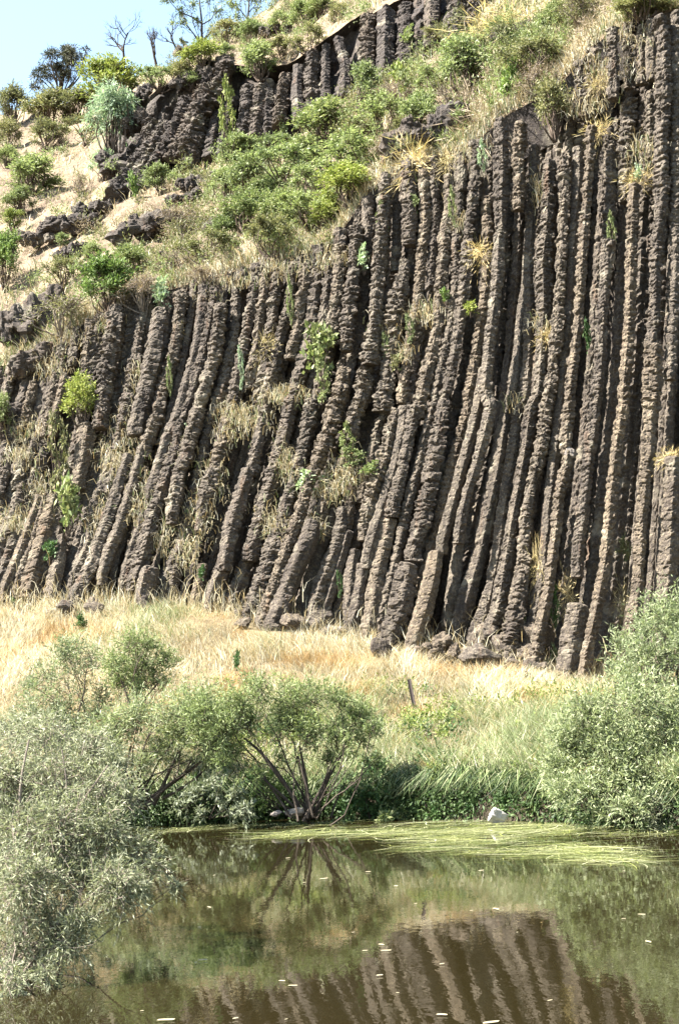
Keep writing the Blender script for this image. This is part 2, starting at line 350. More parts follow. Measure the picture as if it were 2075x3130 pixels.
# label, how far it stands out (m), knobbliness, [(region, y, left, right) ...] from top to bottom
MAIN = [
 ('dark knobbly basalt column at the right edge of the photo, top shaded by olive scrub', .25, 1, '7:140,1480,1560;450,1480,1560;1000,1470,1560;1900,1490,1560|1:800,1510,1565;1250,1500,1545;1500,1485,1530;1640,1480,1530'),
 ('thick broken-off basalt column with dry orange grass on its flat top, at the right edge', .5, .6, '2:345,1460,1580;500,1450,1570;800,1430,1560;1200,1400,1545;1450,1390,1510;1750,1330,1470'),
 ('long stacked-plate basalt column with square pale top, second from the right edge', .35, 1, '7:215,1180,1450;450,1270,1450;950,1260,1470;1350,1250,1440;1700,1240,1410;2200,1240,1440|1:500,1390,1490;800,1370,1430;1250,1370,1420;1450,1345,1400;1600,1340,1400'),
 ('narrow pale flat slab column against the square-topped column high on the right', .05, .15, '7:230,1175,1270;500,1170,1280;850,1180,1260'),
 ('short column with dark scalloped right edge beside the pale slab high on the right', .0, .7, '7:300,1060,1170;500,1030,1170;900,1030,1170'),
 ('lumpy short column below brown scrub, one from the scalloped short column', -.1, 1.3, '7:270,870,1010;500,850,1010;700,890,1010;960,860,1010'),
 ('fat round-lumped column stub standing left of a black cleft high on the right', .25, 1.4, '7:330,690,820;600,690,820;800,685,840;1080,690,840'),
 ('small leaning stub of boulders next to yellow grass at upper right', .0, 1.4, '7:580,470,610;800,420,600;1100,400,560;1300,330,500'),
 ('short bouldery stub beside the dark olive hanging shrub', .05, 1.4, '7:720,310,410;900,300,405;1200,310,410'),
 ('narrow shaded column behind the square-topped column, below green ledge plants', -.1, 1, '7:1100,1160,1250;1400,1155,1250;1700,1150,1250;2200,1160,1240'),
 ('lumpy column topped by a black hollow, left of the pale hanging straw', .0, 1.3, '7:1180,880,1040;1500,830,1030;1750,810,990;2100,830,970;2330,800,960'),
 ('knobbly column with bare roots trailing over it, ends on a plant ledge at right', .0, 1.1, '7:1520,640,770;1900,640,800;2300,640,790|1:300,1050,1140;550,1040,1130;740,1030,1130'),
 ('tall column whose capless top starts beside a straw ledge, third long one from right', .35, .8, '1:360,1215,1305;500,1210,1285;800,1200,1272;1000,1195,1267;1250,1185,1262;1500,1165,1248;1750,1145,1223;1904,1135,1216|2:250,1100,1175;500,1075,1145;800,1045,1122;1000,1030,1107;1200,1000,1077;1400,965,1032;1600,920,988;1860,870,935'),
 ('stepped thick column stump of layered plates in front of a smoother one, far right', .6, .9, '1:1458,1320,1455;1600,1312,1450;1904,1305,1432|2:100,1315,1405;300,1300,1398;500,1280,1372;800,1260,1342;1000,1250,1332;1200,1240,1322;1400,1200,1312;1520,1180,1292;1700,1150,1260'),
 ('column with a rounded plated head starting mid cliff and a broken overhanging foot', .45, .8, '1:745,1025,1140;900,1020,1112;1100,1010,1092;1300,1000,1055;1500,1000,1052;1700,985,1040;1904,955,1015|2:180,915,1020;300,905,992;500,890,967;800,845,942;1000,830,912;1110,825,905'),
 ('smooth pale two-faced column foot below the broken overhang at lower right', .3, .15, '2:1350,795,950;1500,765,940;1700,725,905;1870,700,875'),
 ('tall knobbly column left of a wide black cleft, in the right third of the cliff', .35, 1, '7:1510,440,600;1800,410,560|1:0,910,1000;300,900,985;500,895,968;700,880,952;1000,860,937;1200,845,927;1400,830,907;1600,800,882;1800,775,862|2:0,770,870;250,750,835;380,765,850;600,700,795;800,685,775;1000,665,745;1200,640,725;1400,600,690;1600,550,655;1780,510,640'),
 ('flat-fronted column joined to the left of the knobbly one by a thin line of weeds', .1, .5, '7:1770,270,390;2200,280,380|1:450,835,892;800,800,867;1200,790,845;1600,745,805;1904,715,775|2:200,690,760;600,640,710;1000,610,670;1200,590,650;1400,550,610;1650,480,560;1780,430,510'),
 ('column of large stacked boulders under the dark olive shrub, narrowing downward', .25, 1.3, '7:1850,80,230|1:330,730,828;500,740,822;700,725,802;900,720,792;1200,700,782;1400,680,772;1600,655,742;1800,630,725|2:0,600,705;200,580,685;400,540,650;600,500,575;800,462,560;1000,450,545;1200,420,550;1400,370,530;1600,330,485;1780,325,465'),
 ('broad mid-brown column with flat front and a dry seed tuft half way down', .05, .7, '1:200,625,725;600,610,722;900,570,702;1200,580,702;1500,590,662;1800,570,642|2:0,505,600;300,472,560;600,420,502;800,380,462;1000,340,442;1200,300,422;1400,270,392;1560,185,330'),
 ('thin column squeezed left of the broad mid-brown one, fading into cracked blocks', .0, .6, '1:100,540,610;300,535,607;600,510,592;900,490,572;1200,500,572;1500,500,562;1850,470,540|2:0,425,500;300,382,470;600,330,420;800,300,382;1000,280,362;1200,240,322;1400,180,292;1600,90,200'),
 ('wide smooth purple-grey column right of the longest black shadow', -.1, .15, '1:720,520,560;1000,490,560;1300,450,520;1600,410,500;1850,370,475|2:0,345,430;200,310,402;450,262,372;600,230,332;800,190,292;1000,150,252;1200,85,202;1400,20,152;1600,-20,100'),
 ('knobbly hanging column with broken overhanging end above a square black hollow', .45, 1.1, '1:-60,430,530;100,415,525;300,415,502;480,410,515'),
 ('boldest column of the cliff, overhang then a bright pale slab half way up', .65, .75, '1:-80,285,385;100,280,400;300,275,402;500,280,392;660,295,385'),
 ('long leaning column below the bright slab, wide black shadow all along its right', .65, .55, '1:690,298,385;800,290,375;1000,275,372;1200,255,352;1400,230,322;1600,210,302;1800,185,290|2:0,235,328;200,190,282;400,145,222;600,80,152;750,45,122;880,18,100'),
 ('square column foot in shade left behind under the broken leaning column', -.1, .2, '2:930,20,90;1100,-10,80;1300,-40,60;1450,-70,10'),
 ('knobbly column with silver weeds at its head, left of the bold overhanging one', .3, 1.1, '1:60,140,250;300,130,210;500,100,190;700,90,152;900,60,160;1100,50,150;1300,20,112;1500,0,75|4:0,1240,1330;200,1200,1312;400,1150,1282;600,1110,1252;800,1070,1205;1000,1015,1140'),
 ('thick rough block column standing on a low grass ledge at the cliff foot', .5, .5, '4:1075,985,1105;1200,945,1092;1400,890,1072;1600,840,980'),
 ('slim column between the silver-headed one and the thin bright rib', .0, .9, '1:450,210,272;700,220,282;900,215,282;1100,200,272;1300,170,242;1500,140,212;1700,100,192;1904,80,162|2:0,60,142;200,20,112|4:500,1280,1372;700,1230,1322;900,1180,1262;1050,1150,1225;1250,1105,1150'),
 ('thin smooth bright rib of rock standing proud, ending on a big square block', .4, .3, '1:1620,205,262;1800,170,240|4:0,1490,1560;300,1410,1482;600,1330,1402;800,1275,1352;950,1240,1305'),
 ('big square smooth block column at the foot below the thin bright rib', .55, .12, '4:990,1190,1285;1200,1145,1262;1400,1085,1212;1620,1020,1130'),
 ('dimpled column left of the silver-headed one, with a small bright weed on it', .1, 1, '3:200,1360,1440;500,1370,1432;700,1350,1402;900,1340,1392;1100,1330,1400;1300,1310,1372;1500,1260,1322;1700,1220,1292;1904,1170,1252|4:200,1120,1192;400,1080,1162;600,1020,1102;800,975,1062;1000,930,1012;1200,880,962;1400,830,922;1600,780,880'),
 ('column with a long smooth pale flank near its top and climbing weeds beside', .2, .7, '3:300,1300,1350;550,1290,1360;700,1250,1350;900,1235,1332;1100,1215,1312;1300,1220,1292;1500,1170,1262;1700,1110,1222;1904,1060,1172'),
 ('dark-flanked column below pale grass, broken into pointed chips lower down', .3, .7, '4:0,1030,1150;200,1010,1100;400,970,1050;600,920,1010;700,880,990'),
 ('stout red-brown column rising straight from the dry grass in the centre', .15, .3, '4:770,865,970;1000,810,925;1200,770,885;1400,740,855;1560,700,820'),
 ('fat knobbly column above the green creeping weeds, centre of the cliff', .3, 1.2, '3:1904,940,1015|4:100,905,985;200,870,962;300,850,955;500,780,900;700,720,830;860,700,775'),
 ('gently curved smooth column ending in a rounded block near the centre foot', .3, .4, '4:0,985,1060;200,960,1030;400,920,985;500,885,960;700,820,905;900,750,852;1050,720,802'),
 ('low rounded column stub below the curved smooth column', .2, .3, '4:1080,690,780;1200,680,760;1400,640,740;1500,600,700'),
 ('thin knobbly column left of the fat one, behind creeping weeds', .05, 1.2, '3:1904,870,935|4:100,830,895;200,800,862;400,755,825;600,700,770'),
 ('thick stacked column left of the dark hollow with a leaning green sprig', .5, 1.2, '3:1615,565,655;1750,530,635;1850,510,640|4:0,480,600;200,430,562;400,360,472;520,320,410;640,280,372;800,230,335;1000,160,255;1200,90,192;1400,20,135;1500,-20,100'),
 ('fat drum-like column with a broken top in the centre, black gap on its right', .35, 1.2, '3:1620,690,805;1700,672,812;1850,650,785|4:60,625,740;180,600,700'),
 ('lumpy column descending from grass ledge to a flat grey face, left centre', .2, 1.1, '3:1830,355,440|4:0,320,440;200,290,392;400,250,352;500,220,312;650,165,272;800,140,242;1000,50,192;1200,-20,112;1400,-90,40;1520,-130,-10'),
 ('leaning column turning smooth towards its foot, left of the flat grey face', .2, .7, '3:1760,240,330|4:0,190,292;200,150,252;400,90,192;600,30,132;700,-5,102;900,-60,60;1000,-90,20'),
 ('pale smooth leaning block with a black shadow at its right, low in the centre', .5, .12, '4:780,335,440;900,300,430;1000,262,402;1200,178,302;1400,100,252;1520,60,200'),
 ('short plated column head poking from dry grass above the pale leaning block', .2, 1, '4:420,500,605;500,480,572;620,440,520;720,400,490'),
 ('dark smooth slanting column right of the pale leaning block', -.15, .2, '4:700,490,590;900,430,520;1000,390,470;1200,320,422;1400,270,345;1520,240,320'),
 ('slanting column with crumbled head under a mat of dry grass', .15, .8, '4:690,560,640;800,540,632;1000,490,592;1200,400,502;1400,350,450'),
 ('slim slanting column beside a small leafy weed at the cliff foot', .05, .5, '4:850,605,682;1000,570,642;1200,500,582;1350,460,532;1450,440,500'),
 ('low upright column stub standing in dry stalks at the centre foot', .0, .4, '4:980,640,722;1200,600,702;1400,590,692'),
 ('small plated column just below the creeping weeds', .05, 1, '4:490,645,712;600,625,692;780,600,670'),
 # upper middle of the cliff
 ('bold square-headed column rising beside the green shrubs, right of the weeds', .5, 1, '3:300,845,930;400,832,930;600,815,930;800,800,910;1000,780,900;1200,770,882;1400,750,862;1540,710,850'),
 ('thin upright rib tucked right of the bold square-headed column', .0, .6, '3:330,945,985;600,945,992;760,940,1000;900,930,990'),
 ('thick column with a smooth block and deep overhang half way down', .35, .8, '3:230,990,1095;400,990,1100;640,1000,1105;720,1000,1100'),
 ('rough column below the overhang, its right side in a long black shadow', .2, 1.1, '3:880,985,1060;1000,975,1060;1150,900,1050;1300,880,1030;1500,865,970;1700,850,960;1860,800,940'),
 ('dark column with smooth streaked head, right of the deep overhang', .15, .9, '3:260,1105,1180;450,1115,1195;600,1120,1202;800,1100,1182;1000,1090,1162;1200,1070,1142;1400,1040,1100;1600,1000,1075;1800,960,1045'),
 ('column of small crumbling blocks below a dry grass cap, upper middle', .0, 1.3, '3:180,1195,1270;400,1190,1262;600,1200,1272;850,1185,1245;1100,1160,1225;1300,1110,1190;1500,1060,1140;1700,1040,1110;1880,1000,1080'),
 ('column topped with a ledge of dry grass, slab-like upper part, upper middle', .2, .6, '3:150,1380,1460;350,1370,1440'),
 ('dark narrow recessed column under a grey-blue shrub, upper middle', -.15, .9, '3:450,755,815;700,750,812;900,740,782;1100,710,782;1300,685,765;1500,660,750'),
 ('column of rounded drums ending in a knob above the pale green bush', .4, 1.1, '3:655,650,750;800,640,742;900,630,732;1100,600,712;1300,580,692;1440,570,665'),
 ('pale-topped column beside the drum column, under brown twigs', .2, 1.1, '3:785,530,625;900,530,622;1000,520,612;1200,500,592;1400,470,562'),
 ('slim column of thin plates next to the pale-topped one, upper left centre', .05, 1.1, '3:880,475,530;1000,470,532;1200,440,512;1400,415,490'),
 ('column with a square red-brown cap and climbing green creeper', .15, 1.1, '3:905,300,400;1050,290,390;1200,270,352;1400,250,322;1500,200,290'),
 ('dark-capped column in the cracked terrace left of the creeper', .1, 1.1, '3:905,225,300;1050,215,282;1250,185,270;1400,140,212;1600,90,182;1750,50,142;1880,30,110'),
 ('pale cracked column near the middle with lichen on its head', .1, 1.2, '3:965,110,200;1100,100,182;1300,70,152;1450,40,132;1600,30,112;1800,-20,80'),
 ('narrow column left of the lichen-headed one, in the left centre', .15, 1.1, '3:975,45,100;1100,35,92;1300,0,62;1500,-30,40;1700,-75,5'),
 # left half
 ('thick column ending at a rounded boulder head under a bare branch', .15, 1, '5:240,1185,1280;400,1170,1245;600,1130,1210;800,1090,1170;1000,1050,1122;1200,1010,1082;1400,950,1022;1560,910,980'),
 ('pale broad cracked column right of the bold twin columns, left half', .05, .9, '5:330,1060,1160;450,1040,1122;600,1045,1112;800,1020,1092;1000,960,1062;1200,900,1012;1400,840,942|6:100,1130,1182;300,1090,1152;500,1040,1102;700,990,1062;850,950,1042;980,900,1000'),
 ('right one of the bold twin columns, straw on its broken top', .5, .9, '5:515,925,1020;600,920,1012;800,890,992;1000,850,937;1200,780,875;1400,720,822;1550,690,790|6:100,1040,1120;200,1000,1082;350,960,1035;500,930,1015;590,925,990'),
 ('left one of the bold twin columns, slim and evenly notched', .35, 1.1, '5:395,900,970;500,895,952;700,860,915;900,810,872;1100,750,815;1300,690,755;1500,630,712|6:100,970,1030;200,950,1005;400,880,962;500,850,925;600,805,892;800,740,832;900,720,800'),
 ('column with a tall flat black-shaded face, left of the bold twins', .35, .4, '5:385,820,895;500,810,890;700,790,862;900,750,822;1000,720,802;1200,660,742;1400,590,692|6:150,900,965;300,855,920;450,800,870'),
 ('pale flat column beside the black-shaded face, its head in dry twigs', .0, .4, '5:360,770,820;500,760,815;700,720,792;900,680,752;1100,640,702;1300,590,660;1450,540,620'),
 ('dark-headed column with deep shadow below pale bushes, left half', .3, .9, '5:430,660,755;500,650,752;700,640,722;900,600,690;1100,530,622;1300,480,592;1500,410,502'),
 ('boldest rounded column of the left half, smooth with a domed top', .5, .35, '5:550,505,600;600,500,620;800,460,602;1000,420,552;1200,370,492;1350,330,450'),
 ('knobbly column beside the domed one, joined below to pale rubble', .15, 1.1, '5:495,430,490;600,410,482;700,390,452;900,350,432;1100,300,402;1250,270,370;1450,220,320'),
 ('dark blocky column between two bold columns under pale twigs, far left half', -.05, 1.2, '5:480,330,430;620,305,400;700,300,390;900,270,352;1100,230,302;1220,205,292'),
 ('bold leaning column with a smooth rounded cap below the bright green bush', .55, .8, '5:530,205,310;600,190,312;800,150,292;1000,120,252;1150,110,225;1300,80,200'),
 ('slab continuing the bold capped column below the pale hanging bush', .25, .3, '8:1660,890,1130;1900,860,1080;2150,840,1020;2300,790,980'),
 ('blue-grey cracked recessed column right of the dark slab, far left', -.25, .6, '8:1620,1140,1260;1900,1080,1220;2200,1000,1140;2380,960,1100'),
 ('short flat-topped column left of the bold capped one', .2, .8, '8:470,965,1100;650,945,1090;850,935,1050;1000,920,1030'),
 ('dark little column stub, shaded, left of the short flat-topped one', .1, 1, '8:570,830,930;700,800,920;900,770,890'),
 ('knobbly little stub at the left end of the short column row', .05, 1.2, '8:680,670,780;800,650,760;920,640,740'),
 ('slim knobbly column under the terrace, left of the pale hanging bush', .2, 1.2, '8:1080,600,680;1300,570,650;1500,530,610;1700,480,570'),
 ('blocky column with smooth dark face left of the pale hanging bush', .25, .6, '8:1130,680,840;1300,650,790;1500,600,700;1700,560,650'),
 ('crumbled leaning column near the left edge, head in dry grass', .15, 1.3, '8:1180,350,440;1350,290,420;1550,230,380;1750,150,300'),
 ('lumpy slanting column at lower left edge below an orange grass patch', .2, 1.2, '6:330,10,60;400,0,45;480,-30,30'),
 ('short knobbly slanted stub at lower left, second from the edge', .15, 1.2, '6:410,110,160;480,85,140;560,60,120;640,30,90'),
 ('slanting stub of grey knobs above pale grass at lower left', .1, 1.3, '6:190,170,220;290,130,190;400,60,120'),
 ('smooth slanting column at the lower left corner of the cliff', .2, .3, '6:480,205,250;600,150,222;800,80,152;900,40,112;1020,-10,60'),
 ('narrow notched column beside the lower left smooth one', .15, .8, '6:470,245,285;600,200,252;750,160,212;900,100,150;1000,70,120'),
 ('wide pale slanted column left of the bright green hanging bush', .1, .4, '6:480,275,340;700,205,300;850,160,262;1000,110,222'),
 ('low broken column foot under the bright green hanging bush', .15, .6, '6:700,320,380;850,290,370;1000,240,340'),
 ('slanting notched column with pale head below the rubble, left', .1, .8, '6:450,525,590;600,480,560;750,470,532;900,400,475;980,370,440'),
 ('long even slanting column in the lower left, dark right side', .35, .7, '6:250,690,750;450,620,692;600,570,645;700,530,605;850,480,562;1000,400,490;1080,360,440'),
 ('slanting column with smooth upper part right of the even one, lower left', .3, .6, '6:210,770,825;350,730,785;500,680,745;650,630,705;800,570,645;930,535,600'),
 ('thin ribbed column against the left twin, lower left centre', .1, .8, '6:390,865,905;550,800,852;700,740,792;850,690,742;960,655,720'),
 ('thick knobbly lower column that continues the left twin to the grass', .4, .9, '6:640,800,880;750,770,860;880,730,830;960,700,790'),
 ('broad pale flat column in the lower left, almost buried in straw', -.1, .4, '6:680,660,740;800,610,690;950,580,650'),
 ('square fallen-looking block column beside a black pocket, lower left centre', .45, .15, '6:880,785,890;950,765,880;1040,745,850'),
 ('knobbly column with an overhanging chin above pale flat rock, left centre', .35, .9, '6:330,1150,1235;450,1110,1220;550,1090,1165;630,1085,1140'),
 ('column with bulging knobs above the chin, under the creeper terrace', .15, 1.2, '6:30,1250,1320;120,1230,1310;220,1190,1280;310,1160,1240'),
 ('pale flat ribs below the overhanging chin, sinking into straw', .0, .4, '6:650,1040,1110;750,980,1082;900,900,1012;1000,860,970'),
 ('large block-jointed column left of centre with broad lit face', .45, .5, '6:330,1345,1430;420,1325,1405;550,1270,1372;700,1230,1332;850,1205,1300'),
 ('broken-off foot of the large block-jointed column, set below a crack', .35, .3, '6:890,1200,1285;960,1165,1240;1060,1135,1200'),
 ('knobbly column feeding into the large block-jointed one from above', .3, 1, '6:30,1435,1500;120,1415,1480;250,1385,1465;320,1360,1440'),
 ('low notched rib in the straw left of the broken-off foot', .05, .9, '6:860,1110,1160;950,1090,1140;1050,1060,1120'),
]
HIGH = [
 ('leaning layered column at the left end of the upper cliff', .2, 1, 'A:560,660,740;690,640,720;760,585,670;860,520,610;930,470,570'),
 ('rough leaning column second from the left end of the upper cliff', .3, 1.1, 'A:560,730,800;660,680,760;760,630,710;880,570,650'),
 ('leaning column below the dark overhanging ledge of the upper cliff', .3, 1.2, 'A:450,830,900;560,790,860;680,720,800;790,650,720'),
 ('crumpled column right of the dark overhanging ledge, upper cliff', .4, 1.3, 'A:400,900,990;520,860,940;640,800,880;740,750,820'),
 ('lumpy column under the rounded brow of the upper cliff', .5, 1.3, 'A:290,1000,1080;380,970,1060;480,900,1000;600,850,930;720,800,880'),
 ('dark leaning column with angular knobs, left half of the upper cliff', .3, 1.2, 'A:480,910,990;580,890,960;680,860,940;790,830,910'),
 ('smooth shaded column beside the yellowish hanging plant, upper cliff', .1, .4, 'A:430,1010,1060;560,960,1030;740,920,1000'),
 ('thin column right behind the yellowish hanging plant', .1, .8, 'A:450,1050,1110;600,1010,1070;740,985,1040'),
 ('dark broken column right of the yellowish hanging plant', .2, .9, 'A:400,1105,1165;520,1100,1170;640,1070,1140'),
 ('shaded column with a square smooth panel, middle of the upper cliff', .2, .7, 'A:390,1165,1235;500,1155,1225;640,1140,1210'),
 ('narrow dark column left of the knobbly pale one, upper cliff', .05, 1, 'A:370,1215,1265;520,1205,1265;680,1200,1270'),
 ('knobbly column with light-catching ribs, middle of the upper cliff', .3, 1.1, 'A:345,1285,1345;460,1265,1330;580,1250,1330'),
 ('tall smooth lit column in the middle of the upper cliff', .35, .25, 'A:305,1345,1400;430,1340,1395;560,1345,1410'),
 ('rough column with chunky blocks right of the tall smooth lit one', .3, 1.1, 'A:240,1410,1470;380,1400,1460;520,1400,1480'),
 ('dark slim column behind the upper shrubs, right of the chunky one', .0, .5, 'A:210,1480,1525;350,1475,1520;500,1470,1530'),
 ('dark ribbed column above the grey-green shrub, right half of the upper cliff', .1, .5, 'A:180,1530,1580|B:300,5,55;450,0,55'),
 ('column with a slanting bright crack, right half of the upper cliff', .25, .9, 'B:75,105,165;200,95,165;370,100,160'),
 ('broad smooth shadowed column, right half of the upper cliff', .2, .3, 'B:55,170,260;200,165,255;370,165,250'),
 ('column with a lit triangular facet, right half of the upper cliff', .3, .8, 'B:25,270,340;150,265,335;310,260,335'),
 ('narrow dark column left of the bright edge, upper cliff', .0, .4, 'B:-20,340,385;120,340,385;300,335,385'),
 ('bright-edged square column near the top centre of the photo', .35, .2, 'B:-60,385,470;100,385,470;230,385,440'),
 ('square column with knobbly shaded face at the top centre', .3, .9, 'B:-70,495,590;80,495,590;190,500,570'),
 ('knobbly column at the right end of the upper cliff', .2, 1.2, 'B:-90,600,690;40,600,690;130,570,650'),
]
def parse(s):
    out = []
    for part in s.split('|'):
        rg, body = part.split(':'); ox, oy, sc = REG[rg]
        for seg in body.split(';'):
            y, a, bb = [float(t) for t in seg.split(',')]
            out.append((oy+y/sc, ox+a/sc, ox+bb/sc))
    out.sort(); return np.array(out)

MSEG = 32
def chips(a, b, seed):
    """random value and edge closeness of the nearest cell of a jittered 2-D lattice (angular fracture pattern)"""
    ia = np.floor(a).astype(np.int64); ib = np.floor(b).astype(np.int64)
    d1 = np.full(a.shape, 9.); d2 = np.full(a.shape, 9.); val = np.zeros(a.shape); ga = np.zeros(a.shape); gb = np.zeros(a.shape)
    for da in (-1, 0, 1):
        for db in (-1, 0, 1):
            ca, cb = ia+da, ib+db; z = np.zeros_like(ca)
            pa = ca+.5+.42*_h(ca, cb, z, seed); pb = cb+.5+.42*_h(ca, cb, z+1, seed); vv = _h(ca, cb, z+2, seed)
            d = np.abs(a-pa)*.8+np.abs(b-pb)
            near = d < d1
            d2 = np.where(near, d1, np.minimum(d2, d)); d1 = np.where(near, d, d1); val = np.where(near, vv, val)
            ga = np.where(near, (a-pa)*_h(ca, cb, z+3, seed), ga); gb = np.where(near, (b-pb)*_h(ca, cb, z+4, seed), gb)
    return val, d2-d1, ga, gb
def column_verts(c, R, rng, knob, cap=True, M=MSEG):
    """one basalt column along the centre line c (top to bottom), half width R"""
    n = len(c)
    t = -np.gradient(c, axis=0); t /= np.linalg.norm(t, axis=1)[:, None]
    ex = np.array([1., 0, 0]) - t*t[:, :1]; ex /= np.linalg.norm(ex, axis=1)[:, None]
    fr = np.cross(ex, t)
    s = np.concatenate([[0], np.cumsum(np.linalg.norm(np.diff(c, axis=0), axis=1))])
    ph = np.arange(M)*2*np.pi/M
    sides = rng.choice([5, 6, 6])
    p0 = math.radians(rng.uniform(78, 108)); st = 2*np.pi/sides
    corner = 1 + rng.uniform(-.12, .12, sides)
    k = ((ph-p0) % (2*np.pi))/st; i0 = np.floor(k).astype(int) % sides; w = k-np.floor(k)
    A = np.stack([np.cos(p0+i0*st)*corner[i0], np.sin(p0+i0*st)*corner[i0]], -1)
    B = np.stack([np.cos(p0+(i0+1)*st)*corner[(i0+1) % sides], np.sin(p0+(i0+1)*st)*corner[(i0+1) % sides]], -1)
    d = np.stack([np.cos(ph), np.sin(ph)], -1); e = B-A
    rho = (A[:, 0]*e[:, 1]-A[:, 1]*e[:, 0])/(d[:, 0]*e[:, 1]-d[:, 1]*e[:, 0])
    rho = rho*.985+.015; rho *= 1.04/np.abs(rho*np.cos(ph)).max()
    # joints
    S = s[-1]; kn = float(np.mean(knob))
    cuts = [0.0]
    while cuts[-1] < S+1: cuts.append(cuts[-1]+rng.choice([.10, .14, .2, .3], p=[.2, .35, .3, .15])*rng.uniform(.8, 1.25)*(1.0 if kn > .45 else 1.8))
    cuts = np.array(cuts); nb = len(cuts)
    tilt = rng.uniform(-.12, .12, 2)
    sw = s[:, None] + tilt[0]*np.cos(ph)[None]*R[:, None]*1.6 + tilt[1]*np.sin(ph)[None]*R[:, None]*1.6
    sw = np.clip(sw + .05*vnoise(np.stack([np.broadcast_to(np.cos(ph)*2, sw.shape), np.broadcast_to(np.sin(ph)*2, sw.shape), sw*2], -1), int(rng.integers(999))), 0, S+.9)
    nk = 7; kk = (ph/(2*np.pi)*nk + rng.uniform(0, 1)) % nk; a0 = np.floor(kk).astype(int) % nk; fw = np.clip((kk-np.floor(kk)-.5)*2.6+.5, 0, 1)
    stag = rng.uniform(-.05, .05, nk); sw = np.clip(sw + (stag[a0]*(1-fw)+stag[(a0+1) % nk]*fw)[None], 0, S+.9)
    bi = np.clip(np.searchsorted(cuts, sw.ravel(), 'right').reshape(sw.shape)-1, 0, nb-2)
    hgt = cuts[bi+1]-cuts[bi]; tau = (sw-cuts[bi])/hgt          # 0 at the top of a block
    bul = 1-np.abs(2*np.clip(tau, 0, 1)**.8-1)**4
    rb = rng.uniform(-1, 1, (nb, nk))
    gv = rng.uniform(0, 1, (nb, nk))**1.5; gvv = gv[bi, a0[None]]*(1-fw)[None]+gv[bi, ((a0+1) % nk)[None]]*fw[None]
    rbv = rb[bi, a0[None]]*(1-fw)[None] + rb[bi, ((a0+1) % nk)[None]]*fw[None]
    wb = rng.uniform(-1, 1, nb)[bi]
    kb = knob[:, None]
    groove = np.exp(-(np.minimum(tau, 1-tau)*hgt/.026)**2)
    disp = kb*(.14*(bul-.75) + .13*rbv*bul + .08*wb) + .02*rbv - groove*(.09+.13*kb)*(.55+.7*gvv)
    aa = ((ph+np.pi/2) % (2*np.pi))[None]*R[:, None]; bb_ = sw+0*aa; sd_ = int(rng.integers(9999))
    c1, e1, g1, h1 = chips(aa/.24, bb_/.20, sd_); c2, e2, g2, h2 = chips(aa/.10+.3, bb_/.085+.7, sd_+5)
    chip = (.13*c1+.22*g1+.20*h1)*(.35+.8*kb) - .07*np.exp(-(e1/.16)**2)*(.4+kb) + (.035*c2+.05*g2+.05*h2)*(.6+.5*kb) - .025*np.exp(-(e2/.2)**2)
    pos0 = np.stack([np.broadcast_to(np.cos(ph)*.5, sw.shape), np.broadcast_to(np.sin(ph)*.5, sw.shape), s[:, None]+0*sw], -1)
    off = rng.uniform(0, 100, 3)
    disp = disp + .10*fbm(pos0*1.1+off, 1, 2) + chip
    rad = R[:, None]*(rho[None]*(1+disp))
    if cap:
        tt = np.clip(s/np.maximum(.45*R[0], .01), 0, 1)[:, None]
        rad = rad*np.sqrt(np.clip(1-(1-tt)**2.4, .02, 1))
    v = c[:, None] + ex[:, None]*(rad*np.cos(ph))[..., None] + fr[:, None]*(rad*np.sin(ph))[..., None]
    return v
def column_line(px, py, Y, R, rng, ds=.045):
    p = pix(px, py, Y)
    s = np.concatenate([[0], np.cumsum(np.linalg.norm(np.diff(p, axis=0), axis=1))])
    n = max(8, int(s[-1]/ds)); u = np.linspace(0, s[-1], n)
    c = np.stack([np.interp(u, s, p[:, k]) for k in range(3)], -1)
    # round the corners of the traced line
    for _ in range(8):
        c[1:-1] = .25*c[:-2]+.5*c[1:-1]+.25*c[2:]
    return c, np.interp(u, s, R), np.interp(u, s, py)
def build_column(label, off, knob, trace, mat, cat, group, seed, high):
    rng = np.random.default_rng(seed)
    a = parse(trace)
    y = np.linspace(a[0, 0], a[-1, 0], 60); xl = np.interp(y, a[:, 0], a[:, 1]); xr = np.interp(y, a[:, 0], a[:, 2])
    xr = xr + .06*(xr-xl)
    px = (xl+xr)/2; hw = (xr-xl)/2
    Yb = depth(px, np.minimum(y, kBase(px)[0])) if not high else depth(px, y)+.2
    R = np.clip(.93*hw*Yb/F, .17, .8)
    y = np.where(np.arange(60) == 59, y+(0 if high else 30), y)
    # where the foot runs out above ground let it go on into the rock
    c, R, yy = column_line(px, y, Yb-off*(1.35 if not high else 2.0)-(np.clip((px-1480)/250, 0, 1)*(.15+off*1.0) if not high else 0), R, rng)
    kn = knob*np.interp(yy, [900, 1350, 1800, 2050], [1.0, .85, .6, .5])
    v = column_verts(c, R, rng, kn)
    org = c[-1].copy()
    nr = len(v); q = grid_quads(nr, MSEG, True)
    vv = np.concatenate([v.reshape(-1, 3), v[0].mean(0)[None], v[-1].mean(0)[None]])-org
    j = np.arange(MSEG); j2 = (j+1) % MSEG
    tr = np.concatenate([np.stack([j2, j, np.full(MSEG, nr*MSEG)], -1), np.stack([(nr-1)*MSEG+j, (nr-1)*MSEG+j2, np.full(MSEG, nr*MSEG+1)], -1)])
    o = link('basalt_column', mesh_np('basalt_column', vv, q, tr, (mat,)), None, org)
    tag(o, label, cat, group); o['kind'] = 'thing'
    return a
TR = []
for i, (lab, off, kn, tr) in enumerate(MAIN):
    TR.append(build_column(lab, off, kn, tr, ROCK, 'rock column', 'basalt columns of the main cliff', 100+i, False))
